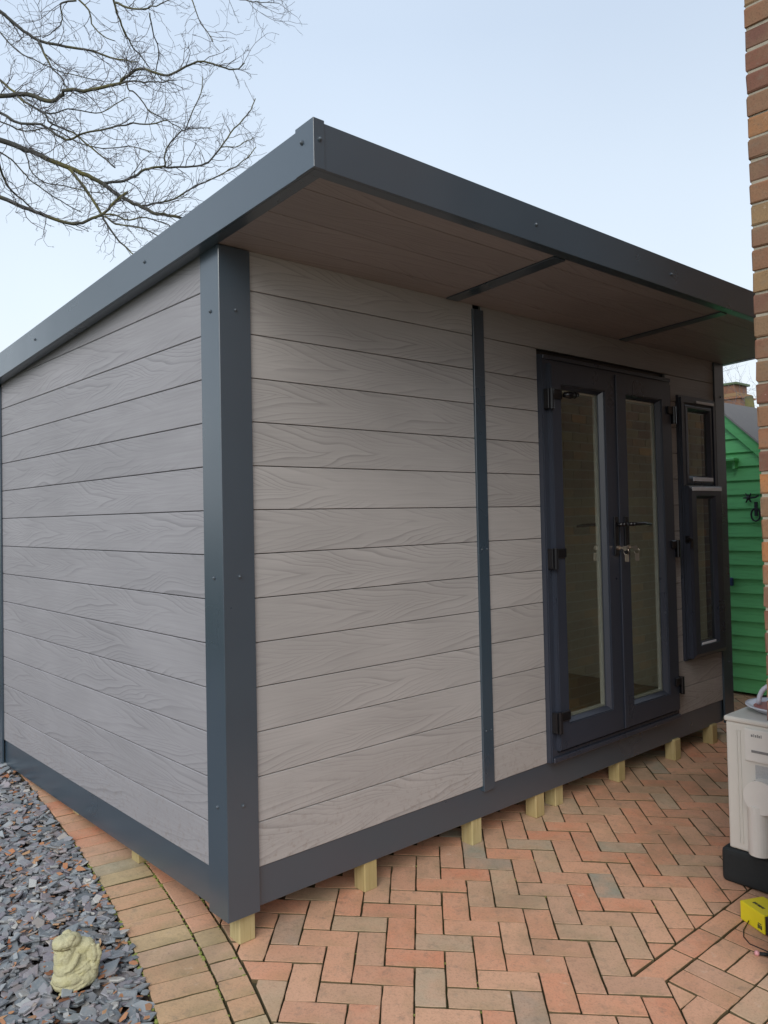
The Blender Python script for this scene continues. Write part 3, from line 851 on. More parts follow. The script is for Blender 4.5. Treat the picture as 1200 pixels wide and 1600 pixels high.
light('fixed_light', 3.272, 3.642, 1.405, 1.912, 3.330, 3.592, 1.462, 1.868, -.028, .03, .014)
light('opening_light', 3.236, 3.672, .338, 1.398, 3.335, 3.555, .425, 1.318, -.066, .0, .022)
bx('glass_pane', 'double_glazing', window, 3.331, 3.591, -.005, -.003, 1.463, 1.867, 0)
bx('glass_pane', 'double_glazing', window, 3.336, 3.554, -.040, -.038, .426, 1.317, 0)
for (a_, b_, c_, d_, y_, z_) in ((3.42, 3.655, 1.922, 1.938, -.0325, .0), (3.345, 3.610, 1.428, 1.452, -.034, 0), (3.262, 3.650, 1.366, 1.388, -.0685, 0), (3.350, 3.530, .402, .424, -.058, 0)):  # pale strips painted in for bright sky highlights on the profile
    m = MB(); m.box(a_, b_, y_-.002, y_+.0015, c_, d_, .0008); o = m.build('sky_glint', 'glint_white', window); o['label'] = 'pale strip painted in as a sky highlight on the window profile'
m = MB(); m.box(3.216, 3.236, -.060, -.034, 1.05, 1.09, .004); m.tube([(3.20, -.062, 1.075), (3.225, -.075, 1.07), (3.235, -.07, 1.02)], .009, 8); m.build('hinge', 'black_gloss', window)

# ---------------------------------------------------------------- brick house corner
HX, HY = 1.257, -1.318
house = empty('brick_house', (HX+2.5, HY-1.5, gz(HX+2.5, HY)), 'weathered orange-brown brick house corner at the right edge of the photo', 'house')
CH = .075; BL = .225; HT = 5.2; Z0 = -.36
m = MB(); m.box(HX+.005, HX+8.6, HY-2.6, HY-.005, Z0-.1, HT-.02); m.build('wall', 'mortar', house)
def brick_mesh(l, w, hh, seed, name='brick'):
    r = random.Random(seed); m = MB(); m.box(-l/2, l/2, -w/2, w/2, -hh/2, hh/2, .006, 2)
    for v in m.bm.verts: v.co += Vector((r.uniform(-1, 1), r.uniform(-1, 1), r.uniform(-1, 1)))*.0016
    bmesh.ops.recalc_face_normals(m.bm, faces=m.bm.faces[:])
    me = bpy.data.meshes.new(name); m.bm.to_mesh(me); m.bm.free()
    me.materials.append(M['wall_brick']); return me
corner_m = [brick_mesh(.217, .1025, .067, s) for s in range(5)]     # stretcher along local x
hbase = wloc(house)
def put_brick(x, y, z, rot, me):
    o = bpy.data.objects.new('brick', me); col.objects.link(o); o.parent = house
    o.location = Vector((x, y, z))-hbase
    o.rotation_euler = (rng.gauss(0, .006), rng.gauss(0, .006), rot+rng.gauss(0, .006)+(math.pi if rng.random() < .5 else 0))
ncourse = int((HT-Z0)/CH)
stuff = MB(); 
for c in range(ncourse):
    z = Z0+CH*(c+.5)
    even = c % 2 == 0
    # face looking -x (seen at the picture's right edge), running to -y ; alternate courses start with a stretcher or a header end
    y = HY; k = 0
    while y > HY-2.3:
        if k == 0 and not even:                       # header end of the brick that runs along +x
            if c < 46: put_brick(HX+.1075+rng.gauss(0, .0012), HY-.05125, z, 0, corner_m[c % 5])
            y -= .1125
        else:
            if k < 4 : put_brick(HX+.05125+rng.gauss(0, .0018), y-.1075, z, math.pi/2, corner_m[(c+k) % 5])
            else: stuff.box(HX, HX+.1, y-.215, y, z-.032, z+.032, 0)
            y -= BL
        k += 1
    # face looking +y, mirrored in the door glass
    x = HX+(.1125 if even else .225)
    while x < HX+8.3:
        stuff.box(x, x+.215, HY-.1+.001, HY+rng.uniform(-.0015, .0015), z-.0325, z+.0325, 0); x += BL
o = stuff.build('brickwork', 'wall_brick', house); tag(o, kind='stuff')
m = MB(); m.prism([(HX-.02, HY+.02, HT), (HX+8.8, HY+.02, HT), (HX+8.8, HY-3, HT+.4), (HX-.02, HY-3, HT+.4)], (0, 0, .12)); m.build('roof', 'roof_felt', house)

# ---------------------------------------------------------------- air conditioner
ac = empty('air_conditioner', (2.2, -1.06, gz(2.2, -1.06)), 'cream outdoor air conditioner unit on black feet against the brick wall', 'air conditioner')
AX, AY1, AY0, AZ0, AZ1 = 1.832, -.905, -1.215, -.150, .392
m = MB(); m.box(AX, AX+.78, AY0, AY1, AZ0, AZ1-.022, .010, 3); body = m.build('casing', 'cream_enamel', ac)
m = MB(); m.box(AX-.006, AX+.786, AY0-.006, AY1+.006, AZ1-.022, AZ1, .009, 3); m.build('lid', 'cream_enamel', ac)
for y in (AY1-.045, ): 
    for dy in (0, .013): bx('rib', 'cream_enamel', body, AX-.004, AX-.0002, y-dy-.003, y-dy+.003, AZ0+.03, AZ1-.05, .001)
# side cover with service valves behind it
bx('service_panel', 'cream_plastic', ac, AX-.009, AX-.0003, -1.205, -.985, .225, .355, .004, 2)
bx('grip_recess', 'grey_print', ac, AX-.0105, AX-.0093, -1.12, -1.012, .262, .272, 0)
bx('rating_label', 'label_print', ac, AX-.0015, AX-.0004, -1.16, -1.022, .145, .212, 0)
m = MB(); 
for i, (a, b) in enumerate(((0, .007), (.010, .013), (.016, .022), (.025, .029), (.031, .036), (.039, .042))):
    m.box(AX-.0100, AX-.0092, -1.012-b*1.0, -1.012-a*1.0, .325, .334+.003*(i % 2))
m.build('badge', 'grey_print', ac)
m = MB(); m.cyl((AX-.001, -1.060, .100), (AX-.055, -1.060, .100), .066, 28); 
m.build('pipe_cover_cap', 'cream_plastic', ac)
m = MB(); m.cyl((AX-.018, -1.038, -.135), (AX-.018, -1.038, .060), .042, 28); m.box(AX-.024, AX-.0003, -1.20, -1.05, -.135, .05, .008, 2); m.build('pipe_cover', 'cream_plastic', ac, smooth=False)
m = MB(); m.cyl((AX-.002, -1.12, .118), (AX-.03, -1.12, .118), .012, 12); m.build('valve', 'key_metal', ac)
for x in (AX-.012, AX+.58):
    m = MB(); m.box(x, x+.17, AY0-.01, AY1+.032, gz(x, -1)+.008, AZ0-.001, .022, 3); m.build('rubber_foot', 'black_rubber', ac)
# tray with looped handle lying on the unit
tr_ = empty('plastic_tray', (1.98, -1.05, AZ1), 'white plastic tray with red inside and tall looped handle on the cream unit', 'tray')
m = MB()
pr = [(.0, .0), (.085, .0), (.12, .022), (.13, .026), (.13, .030), (.115, .028), (.082, .006), (0, .006)]
bm = m.bm; rings = []
for k in range(24):
    a = 2*math.pi*k/24
    rings.append([bm.verts.new((2.04+(r if r else .0005)*math.cos(a)*1.1, -1.04+(r if r else .0005)*math.sin(a), AZ1+.001+z)) for r, z in pr])
for k in range(24):
    for j in range(len(pr)-1): bm.faces.new((rings[k][j], rings[(k+1) % 24][j], rings[(k+1) % 24][j+1], rings[k][j+1]))
m.build('dish', 'white_plastic', tr_, smooth=True)
m = MB(); m.cyl((2.04, -1.04, AZ1+.0075), (2.04, -1.04, AZ1+.020), .086, 24, .100); m.build('liner', 'red_plastic', tr_)
m = MB(); m.tube([(2.02, -1.025+.062*math.cos(a), AZ1+.024+.085*math.sin(a)) for a in [math.pi*k/14 for k in range(15)]], .010, 10); m.build('handle', 'white_plastic', tr_, smooth=True)

# ---------------------------------------------------------------- yellow box, lead
A = Vector((1.574, -1.06)); B = Vector((1.516, -1.176)); dv = (B-A).normalized(); nv = Vector((-dv.y, dv.x))
if nv.x < 0: nv = -nv
yb = empty('yellow_box', ((A.x+B.x)/2, (A.y+B.y)/2, gz(1.55, -1.12)), 'small yellow box with black end lying on the pavers below the cream unit', 'box')
z0 = gz(1.55, -1.12)+.006; Hh = .070
def orient(m_, vs): pass
Mx = Matrix(((dv.x, nv.x, 0, A.x), (dv.y, nv.y, 0, A.y), (0, 0, 1, z0), (0, 0, 0, 1)))
m = MB(); m.box(0, .125, 0, .105, 0, Hh, .004, 2, mtx=Mx); m.build('body', 'yellow_plastic', yb)
m = MB(); m.box(.1255, .160, .003, .102, .002, Hh-.003, .004, 2, mtx=Mx); m.build('end_cap', 'black_plastic', yb)
m = MB(); 
for i, (a, b) in enumerate(((.030, .036), (.038, .044), (.047, .049), (.052, .060), (.062, .068), (.071, .077), (.080, .083))):
    m.box(a, b, .030+.002*(i % 2), .043, Hh+.0002, Hh+.0008, 0, mtx=Mx)
for i, (a, b) in enumerate(((.092, .098), (.100, .105), (.107, .113))):
    m.box(a, b, -.0009, -.0003, .012, .026, 0, mtx=Mx)
m.box(.094, .111, -.0009, -.0003, .029, .032, 0, mtx=Mx)
tag(m.build('print', 'iron', yb), kind='stuff')
pl = empty('power_lead', (1.35, -1.20, gz(1.35, -1.2)), 'black lead with pink tip lying on the pavers in front of the yellow box', 'cable')
m = MB(); zz = lambda x, y, d=.006: (x, y, gz(x, y)+d)
m.tube([zz(1.56, -1.10, .02), zz(1.50, -1.105), zz(1.455, -1.125), zz(1.425, -1.16), zz(1.425, -1.21), zz(1.42, -1.25), zz(1.44, -1.31)], .0022, 6); m.build('flex', 'black_plastic', pl, smooth=True)
m = MB(); m.box(1.385, 1.420, -1.262, -1.235, gz(1.4, -1.25)+.006, gz(1.4, -1.25)+.030, .007, 2); m.cyl(zz(1.388, -1.236, .016), zz(1.378, -1.214, .013), .006, 10); m.build('plug', 'black_rubber', pl, smooth=True)
m = MB(); m.ball(zz(1.374, -1.206, .013), (.009, .009, .009), 10, 8); m.build('tip', 'pink_plastic', pl, smooth=True)

# ---------------------------------------------------------------- green shed
GX = 4.95; gy0, gy1, gap = -.30, 1.48, .59
shed = empty('green_shed', (GX+1, gap, gz(GX, gap)), 'bright green painted timber shed with sloping bargeboard beyond the cabin', 'shed')
apex = 2.118; slope = .97
def gtop(y): return apex-.10-slope*abs(y-gap)
bh = .112; z = gz(GX, .4)+.03
m = MB(); m.prism([(GX+.03, gy0+.05, z), (GX+.03, gy1-.05, z), (GX+.03, gy1-.05, gtop(gy1-.05)), (GX+.03, gap, gtop(gap)), (GX+.03, gy0+.05, gtop(gy0+.05))], (2.2, 0, 0)); m.build('wall', 'green_paint', shed)
k = 0
while z < gtop(gap)-.02:
    zt = z+bh
    def span(zz_):
        w = (apex-.10-zz_)/slope
        return max(gy0, gap-w), min(gy1, gap+w)
    a0, a1 = span(z); b0, b1 = span(min(zt, apex-.101))
    m = MB(); x0 = GX-.012; x1 = GX+.008
    vs = [(x0, a0, z), (x0, a1, z), (x1, b1, zt+.006), (x1, b0, zt+.006), (x0+.02, a0, z), (x0+.02, a1, z), (x1+.012, b1, zt+.006), (x1+.012, b0, zt+.006)]
    vs = [m.bm.verts.new(v) for v in vs]
    for f in ((0, 1, 2, 3), (7, 6, 5, 4), (0, 4, 5, 1), (3, 2, 6, 7), (1, 5, 6, 2), (0, 3, 7, 4)): m.bm.faces.new([vs[i] for i in f])
    m.build('weatherboard', 'green_paint', shed); z = zt; k += 1
def barge(s):
    y1 = gap+s*1.05
    m = MB(); zt = apex; ze = apex-slope*1.05
    m.prism([(GX-.045, gap, zt), (GX-.045, y1, ze), (GX-.045, y1, ze-.105), (GX-.045, gap, zt-.105)], (.022, 0, 0), .002); m.build('bargeboard', 'green_paint', shed)
    m = MB(); m.prism([(GX-.07, gap, zt+.004), (GX-.07, y1+s*.02, ze-.012), (GX-.07, y1+s*.02, ze+.006), (GX-.07, gap, zt+.022)], (2.4, 0, 0)); m.build('roof', 'roof_felt', shed)
barge(-1); barge(1)
m = MB(); m.box(GX-.10, GX-.012, .385, .56, 1.628, 1.655, .006); m.box(GX-.06, GX-.012, .40, .42, 1.57, 1.628); m.build('ledge', 'green_paint', shed)
m = MB()
for a in range(6):
    aa = a*math.pi/3; m.tube([(GX-.03, .314, 1.334), (GX-.03, .314+.042*math.cos(aa), 1.334+.042*math.sin(aa))], [.010, .004], 6)
m.ball((GX-.032, .314, 1.334), .016, 8, 6); m.tube([(GX-.03, .31, 1.334), (GX-.03, .262, 1.336), (GX-.03, .235, 1.35)], .007, 6)
m.build('iron_ornament', 'iron', shed)
m = MB(); m.tube([(GX-.03, .262+.035*math.cos(a), 1.20+.05*math.sin(a)) for a in [2*math.pi*k/12 for k in range(13)]], .007, 6); m.box(GX-.03, GX-.014, .25, .272, 1.19, 1.30); m.build('ring_handle', 'iron', shed)
m = MB(); m.box(GX-.045, GX-.013, .455, .50, .635, .70, .006); m.build('padlock', 'blue_metal', shed)

# grey garage roof, neighbour house with chimney, far tree
nb = empty('neighbour_house', (27, 12, 0), 'distant red-brick house with a stepped chimney above the grey roof', 'house')
m = MB(); m.box(24.2, 30, 7, 17, -.3, 2.8); m.build('wall', 'wall_brick', nb)
rf = MB(); rf.prism([(23.9, 6.8, 2.8), (23.9, 17.2, 2.8), (23.9, 12, 4.3)], (6.5, 0, 0)); rfo = rf.build('roof', 'roof_felt', nb)
ch = MB(); ch.box(25, 26, 9.22, 9.95, 3.5, 4.90); ch.build('chimney_stack', 'wall_brick', rfo)
ch = MB(); ch.box(24.94, 26.06, 9.15, 10.02, 4.905, 4.97, .01); ch.box(24.97, 26.03, 9.26, 9.92, 4.975, 5.10, .01); ch.build('chimney_corbel', 'wall_brick', rfo)
ch = MB(); ch.box(25.03, 25.97, 9.40, 9.80, 5.105, 5.38, .01); ch.build('chimney_neck', 'wall_brick', rfo)
ch = MB(); ch.box(24.97, 26.0, 9.30, 9.88, 5.385, 5.46, .01); ch.build('chimney_cap', 'green_copper', rfo)

# ---------------------------------------------------------------- frog ornament
frog = empty('frog_statue', (-.47, .19, gz(-.47, .19)), 'small pale yellow stone frog sitting on a rock, waving, on the slate chippings', 'statue')
FS = Vector((-.47, .19, gz(-.47, .19)-.004))
fy = math.radians(176)          # faces towards the left of the photo
# local frame: +X = frog's forward, +Y = frog's left, Z up
FM = Matrix.Translation(FS) @ Matrix.Rotation(fy, 4, 'Z')
m = MB()
def fb(c, r, rot=None):
    vs = m.ball((0, 0, 0), r, 20, 14)
    T = Matrix.Translation(c)
    if rot: T = T @ Matrix.Rotation(R(rot[0]), 4, 'X') @ Matrix.Rotation(R(rot[1]), 4, 'Y') @ Matrix.Rotation(R(rot[2]), 4, 'Z')
    bmesh.ops.transform(m.bm, matrix=FM @ T, verts=vs)
def ft(pts, rads):
    m.tube([FM @ Vector(p) for p in pts], rads, 10)
# rock: broad base with slanting strata
fb((0, 0, .020), (.072, .060, .030)); fb((.010, .008, .038), (.062, .052, .032)); fb((-.028, .012, .034), (.046, .050, .042))
for k in range(6):
    z_ = .012+k*.0115
    ft([(.058-k*.003, .034-k*.002, z_-.010), (.03, .053-k*.002, z_-.006), (-.012, .058-k*.002, z_+.004), (-.050, .048-k*.002, z_+.018)], [.0042, .0048, .0048, .004])
# torso leaning back, throat and belly one smooth slab
fb((.012, .0, .078), (.048, .044, .050)); fb((.030, .004, .098), (.034, .036, .048)); fb((-.014, .0, .088), (.040, .040, .046))
fb((-.026, -.004, .108), (.030, .034, .034)); fb((.030, .008, .070), (.036, .038, .034))
# head: flat, wide mouthed
fb((.030, .0, .148), (.038, .034, .018)); fb((.046, .0, .143), (.022, .029, .014)); fb((.006, .0, .144), (.030, .031, .022))
fb((.038, .0, .1235), (.025, .028, .0060)); fb((.020, .0, .120), (.030, .030, .020))
for s in (-1, 1): fb((.014, s*.021, .160), (.015, .010, .011))
# near foreleg resting on the belly
ft([(-.004, .036, .112), (.010, .046, .092), (.026, .046, .074), (.042, .040, .070)], [.009, .0085, .007, .0065])
fb((.050, .020, .078), (.010, .018, .007), (0, 0, 20))
fb((-.022, .030, .060), (.030, .026, .026))
# raised hind leg folded upright behind the shoulder, long toes
fb((-.048, .018, .085), (.020, .028, .050)); fb((-.040, .012, .118), (.024, .024, .022))
for dx, tz in ((-.010, .128), (.004, .134)):
    ft([(-.052+dx, .046, .066), (-.055+dx, .052, .100), (-.052+dx, .048, tz)], [.006, .0095, .007])
fb((-.052, .044, .064), (.014, .014, .018))
fo = m.build('frog_on_rock', 'cast_stone', frog, smooth=True)
rm = fo.modifiers.new('remesh', 'REMESH'); rm.mode = 'VOXEL'; rm.voxel_size = .0016; rm.use_smooth_shade = True
sm = fo.modifiers.new('smooth', 'SMOOTH'); sm.iterations = 2; sm.factor = .5
tx = bpy.data.textures.new('rock_relief', 'CLOUDS'); tx.noise_scale = .018
dm = fo.modifiers.new('relief', 'DISPLACE'); dm.texture = tx; dm.strength = .0055; dm.mid_level = .5
m = MB()
for s in (-.026, .026):
    vs = m.ball((0, 0, 0), .0038, 10, 8); bmesh.ops.transform(m.bm, matrix=FM @ Matrix.Translation((.017, s, .162)), verts=vs)
m.build('eyes', 'recess_dark', frog, smooth=True)  # dark balls paint in the eye pits
m = MB(); ft([(.020, .0345, .1335), (.045, .029, .1335), (.062, .012, .134), (.066, -.004, .134), (.058, -.020, .134)], [.0016, .0018, .0018, .0018, .0014]); m.build('mouth', 'recess_dark', frog, smooth=True)  # dark tube paints in the depth of the mouth groove
m = MB(); pts = [(-.27, .335), (-.24, .345), (-.215, .360), (-.19, .372)]
m.tube([(x, y, gz(x, y)+.012) for x, y in pts], [.0022, .0018, .0015, .001], 5); o = m.build('dry_stalk', 'dry_stalk'); tag(o, 'short pale dry stalk lying across the edge of the brick path', 'stalk')

# ---------------------------------------------------------------- bare trees
LIMBS = [
 (1, [(0.769,5.044,4.697,0.0264),(0.912,4.925,4.626,0.0254),(1.009,4.847,4.579,0.0243),(1.127,4.75,4.503,0.0233),(1.24,4.657,4.444,0.0222),(1.367,4.552,4.373,0.0212),(1.472,4.467,4.297,0.0201),(1.578,4.382,4.191,0.0191),(1.653,4.323,4.139,0.018),(1.742,4.252,4.08,0.017),(1.847,4.166,4.016,0.0159),(1.918,4.108,4.004,0.0149),(2.016,4.028,3.979,0.0138),(2.113,3.95,3.914,0.0127)]),
 (0, [(1.472,4.467,4.302,0.015),(1.582,4.416,4.326,0.0143),(1.68,4.375,4.368,0.0136),(1.774,4.336,4.445,0.013),(1.869,4.298,4.494,0.0123),(1.965,4.26,4.519,0.0116),(2.026,4.253,4.522,0.0109),(2.149,4.19,4.54,0.0101),(2.283,4.118,4.571,0.0094),(2.364,4.091,4.639,0.0087),(2.454,4.054,4.774,0.008),(2.536,4.024,4.916,0.0072),(2.646,3.968,5.065,0.0065),(2.72,3.946,5.167,0.0057),(2.771,3.944,5.295,0.0049)]),
 (1, [(0.584,4.435,3.94,0.019),(0.699,4.369,3.885,0.018),(0.819,4.3,3.833,0.017),(0.936,4.233,3.787,0.016),(1.078,4.143,3.745,0.015),(1.172,4.093,3.78,0.014),(1.283,4.027,3.846,0.0129),(1.382,3.969,3.972,0.0119),(1.462,3.93,4.046,0.0109)]),
 (0, [(1.24,4.657,4.432,0.0161),(1.25,4.594,4.378,0.0146),(1.311,4.488,4.227,0.013),(1.401,4.361,3.985,0.0115),(1.418,4.293,3.884,0.01),(1.464,4.201,3.743,0.0085),(1.529,4.09,3.614,0.007),(1.561,4.009,3.527,0.0055)]),
 (1, [(0.675,4.718,4.933,0.022),(0.837,4.532,4.927,0.0209),(0.908,4.428,4.869,0.0198),(0.978,4.324,4.828,0.0187),(1.015,4.247,4.853,0.0176),(1.051,4.17,4.883,0.0165),(1.187,4.007,4.867,0.0154),(1.322,3.844,4.888,0.0143),(1.38,3.748,4.932,0.0133),(1.437,3.652,4.975,0.0122),(1.533,3.526,4.922,0.0112),(1.589,3.435,4.881,0.0101),(1.682,3.307,4.933,0.0091),(1.775,3.181,4.953,0.0081),(1.89,3.038,4.879,0.0071),(1.935,2.957,4.849,0.0061),(1.971,2.88,4.88,0.0051)]),
 (0, [(1.322,3.844,4.888,0.0085),(1.372,3.731,4.884,0.0076),(1.436,3.606,4.848,0.0067),(1.491,3.489,4.817,0.0058),(1.545,3.373,4.792,0.005),(1.582,3.272,4.772,0.0041)]),
 (1, [(0.859,5.316,6.043,0.0192),(0.942,5.293,5.987,0.0176),(1.05,5.25,5.898,0.016),(1.167,5.198,5.833,0.0144),(1.376,5.063,5.789,0.0128),(1.523,4.982,5.782,0.0112),(1.722,4.857,5.719,0.0096),(1.867,4.778,5.705,0.0079),(1.958,4.747,5.712,0.0062)]),
 (0, [(1.167,5.198,5.833,0.0134),(1.176,5.09,5.67,0.0111),(1.197,4.972,5.497,0.0089),(1.239,4.833,5.356,0.0068),(1.254,4.72,5.2,0.0047)]),
 (0, [(1.714,4.791,6.296,0.0123),(1.798,4.857,6.176,0.0109),(1.893,4.912,6.075,0.0096),(1.989,4.965,5.996,0.0082),(2.116,4.992,5.925,0.0067),(2.22,5.037,5.877,0.0052)]),
 (0, [(1.034,3.926,5.546,0.0084),(1.123,3.885,5.455,0.0072),(1.149,3.899,5.36,0.0061),(1.227,3.867,5.279,0.0049),(1.317,3.823,5.244,0.0037)]),
 (0, [(1.612,3.09,5.375,0.0061),(1.642,3.018,5.177,0.005),(1.69,2.928,5.011,0.004),(1.688,2.879,4.942,0.003)]),
 (0, [(1.741,4.77,6.222,0.0123),(1.782,4.579,6.094,0.0101),(1.837,4.373,6.002,0.008),(1.872,4.185,5.947,0.006),(1.92,3.982,5.936,0.004)]),
 (0, [(1.882,4.335,5.965,0.0071),(1.954,4.433,5.896,0.0065),(2.055,4.51,5.748,0.0058),(2.092,4.642,5.632,0.0051),(2.133,4.767,5.599,0.0044)]),
 (1, [(0.707,4.842,4.36,0.0112),(0.791,4.929,4.252,0.0099),(0.867,5.019,4.243,0.0087),(1.002,5.059,4.178,0.0073),(1.105,5.127,4.151,0.006)]),
 (1, [(0.88,5.422,4.754,0.0084),(0.983,5.419,4.714,0.0079),(1.091,5.412,4.612,0.0074),(1.187,5.416,4.539,0.0068),(1.33,5.377,4.451,0.0062),(1.467,5.345,4.38,0.0057),(1.61,5.306,4.32,0.0051)]),
 (1, [(0.575,4.387,4.624,0.0126),(0.688,4.224,4.506,0.0117),(0.792,4.067,4.473,0.0108),(0.883,3.926,4.348,0.0099),(0.933,3.816,4.297,0.0091),(0.982,3.706,4.316,0.0082),(1.128,3.51,4.333,0.0074),(1.242,3.343,4.345,0.0065),(1.316,3.212,4.307,0.0057),(1.397,3.074,4.309,0.0049)]),
 (1, [(0.786,5.09,5.271,0.0116),(0.868,4.964,5.14,0.0109),(0.94,4.847,5.011,0.0103),(1.036,4.707,4.9,0.0097),(1.081,4.614,4.774,0.0091),(1.2,4.454,4.676,0.0084),(1.272,4.337,4.552,0.0078),(1.359,4.206,4.417,0.0072),(1.424,4.095,4.301,0.0066)]),
 (0, [(1.036,4.707,4.9,0.0074),(1.119,4.688,4.913,0.0069),(1.229,4.643,4.972,0.0063),(1.357,4.584,4.967,0.0058),(1.486,4.524,4.973,0.0052),(1.599,4.476,5.067,0.0047),(1.704,4.434,5.151,0.0041)]),
 (0, [(1.974,4.252,4.519,0.0089),(1.967,4.235,4.631,0.0082),(2.013,4.172,4.752,0.0075),(2.068,4.102,4.826,0.0068),(2.096,4.058,4.854,0.0061),(2.124,4.01,4.975,0.0054),(2.178,3.938,5.141,0.0048),(2.184,3.909,5.285,0.0041)]),
 (0, [(2.068,4.102,4.826,0.0059),(2.152,4.04,4.847,0.0051),(2.236,3.978,4.855,0.0043),(2.29,3.944,4.853,0.0035)]),
 (0, [(1.742,4.251,4.098,0.0104),(1.875,4.219,4.144,0.0096),(2.02,4.176,4.202,0.0087),(2.175,4.122,4.326,0.0079),(2.342,4.058,4.433,0.007),(2.51,3.992,4.554,0.0061),(2.672,3.932,4.689,0.0052),(2.763,3.935,4.815,0.0043)]),
 (0, [(2.454,4.054,4.768,0.0061),(2.558,3.972,4.769,0.0052),(2.635,3.913,4.825,0.0044),(2.693,3.87,4.857,0.0036)]),
 (0, [(1.894,3.047,5.514,0.0057),(1.924,2.905,5.392,0.005),(1.944,2.77,5.317,0.0043),(1.97,2.63,5.242,0.0036),(2.023,2.466,5.176,0.0029)]),
 (0, [(1.283,4.027,3.846,0.0086),(1.364,3.969,3.837,0.0078),(1.457,3.9,3.794,0.0069),(1.566,3.815,3.817,0.0061),(1.685,3.725,3.774,0.0052),(1.746,3.685,3.732,0.0043)]),
 (0, [(1.295,4.017,3.824,0.0086),(1.362,3.967,3.759,0.0078),(1.445,3.901,3.743,0.0069),(1.528,3.835,3.726,0.0061),(1.636,3.749,3.66,0.0052),(1.695,3.704,3.628,0.0043)]),
 (0, [(1.034,3.927,5.52,0.0084),(0.965,4.02,5.522,0.0076),(0.958,4.059,5.501,0.0069),(0.975,4.079,5.447,0.0061),(0.972,4.116,5.378,0.0053),(0.921,4.195,5.325,0.0045),(0.878,4.266,5.309,0.0037)]),
 (0, [(1.372,3.731,4.878,0.0074),(1.372,3.71,4.816,0.0069),(1.412,3.653,4.763,0.0063),(1.476,3.579,4.626,0.0058),(1.547,3.496,4.553,0.0052),(1.586,3.44,4.511,0.0047),(1.664,3.351,4.422,0.0042)]),
 (1, [(0.809,5.156,5.753,0.007),(0.926,5.031,5.562,0.0064),(1.024,4.919,5.476,0.0058),(1.182,4.754,5.354,0.0052),(1.304,4.619,5.292,0.0046),(1.469,4.447,5.229,0.004)]),
 (1, [(0.799,5.141,4.913,0.0076),(0.989,5.038,4.843,0.007),(1.182,4.928,4.891,0.0065),(1.377,4.822,4.779,0.0059),(1.574,4.712,4.736,0.0054),(1.773,4.596,4.777,0.0048),(1.975,4.482,4.733,0.0042)]),
 (0, [(0.943,4.899,4.619,0.0069),(0.946,4.813,4.416,0.0063),(1.025,4.659,4.253,0.0056),(1.127,4.481,4.193,0.005),(1.268,4.269,4.105,0.0044),(1.356,4.102,4.074,0.0038)]),
]

class Twigs:
    def __init__(s): s.v = []; s.f = []
    def tube(s, pts, r0, r1, n=4):
        ref = None; prev = None; L = len(pts)
        for i, p in enumerate(pts):
            d = (pts[min(i+1, L-1)]-pts[max(i-1, 0)])
            if d.length < 1e-7: d = Vector((0, 0, 1))
            d.normalize()
            if ref is None: ref = d.orthogonal().normalized()
            a = ref-d*ref.dot(d)
            a = a.normalized() if a.length > 1e-5 else d.orthogonal().normalized(); ref = a; b = d.cross(a)
            r = r0+(r1-r0)*i/(L-1); k0 = len(s.v)
            for k in range(n):
                an = 2*math.pi*k/n; s.v.append(p+(a*math.cos(an)+b*math.sin(an))*r)
            if prev is not None:
                for k in range(n): s.f.append((prev+k, prev+(k+1) % n, k0+(k+1) % n, k0+k))
            prev = k0
    def build(s, name, mat, parent):
        me = bpy.data.meshes.new(name); me.from_pydata([tuple(v) for v in s.v], [], s.f); me.update()
        for p in me.polygons: p.use_smooth = True
        o = link_mesh(name, me, mat, parent); tag(o, kind='stuff'); return o
def grow(tw, r, p, d, length, rad, level, up_bias=.12):
    """a zigzagging shoot that forks at its nodes"""
    n = max(3, int(length/.055)); step = length/n; pts = [p.copy()]; d = d.normalized()
    for i in range(n):
        j = Vector((r.gauss(0, 1), r.gauss(0, 1), r.gauss(0, 1)))*.24
        d = (d+j+Vector((0, 0, up_bias*.4))).normalized(); p = p+d*step; pts.append(p.copy())
        if level > 0 and r.random() < (.62 if level > 1 else .5):
            side = d.orthogonal().normalized(); side = (Matrix.Rotation(r.uniform(0, 6.28), 3, d) @ side)
            nd = (d*.75+side*r.uniform(.5, .95)+Vector((0, 0, up_bias))).normalized()
            grow(tw, r, p.copy(), nd, length*r.uniform(.35, .6)*(1-i/n*.35), rad*.62, level-1, up_bias)
    tw.tube(pts, rad, max(rad*.45, .0014), 4 if level > 1 else 3)
    if level == 0:
        for q in range(2):                       # buds at the tips
            side = Vector((r.gauss(0, 1), r.gauss(0, 1), r.gauss(0, 1))).normalized()
            tw.tube([p, p+(d+side*.7).normalized()*.018], rad*.9, rad*.6, 3)
TR = Vector((-2.15, 6.35, 0))
tree = empty('bare_tree', (TR.x, TR.y, gz(TR.x, TR.y)), 'large leafless tree with lichen-tinted limbs reaching over the cabin roof', 'tree')
m = MB(); m.tube([(TR.x+.03*math.sin(z*1.3), TR.y+.02*math.cos(z), z) for z in [-.4, .2, 1, 2, 3, 4, 5, 6, 7]], [.26, .22, .20, .19, .175, .16, .13, .09, .05], 14); m.build('trunk', 'bark', tree, smooth=True)
tw = Twigs(); rr = random.Random(21)
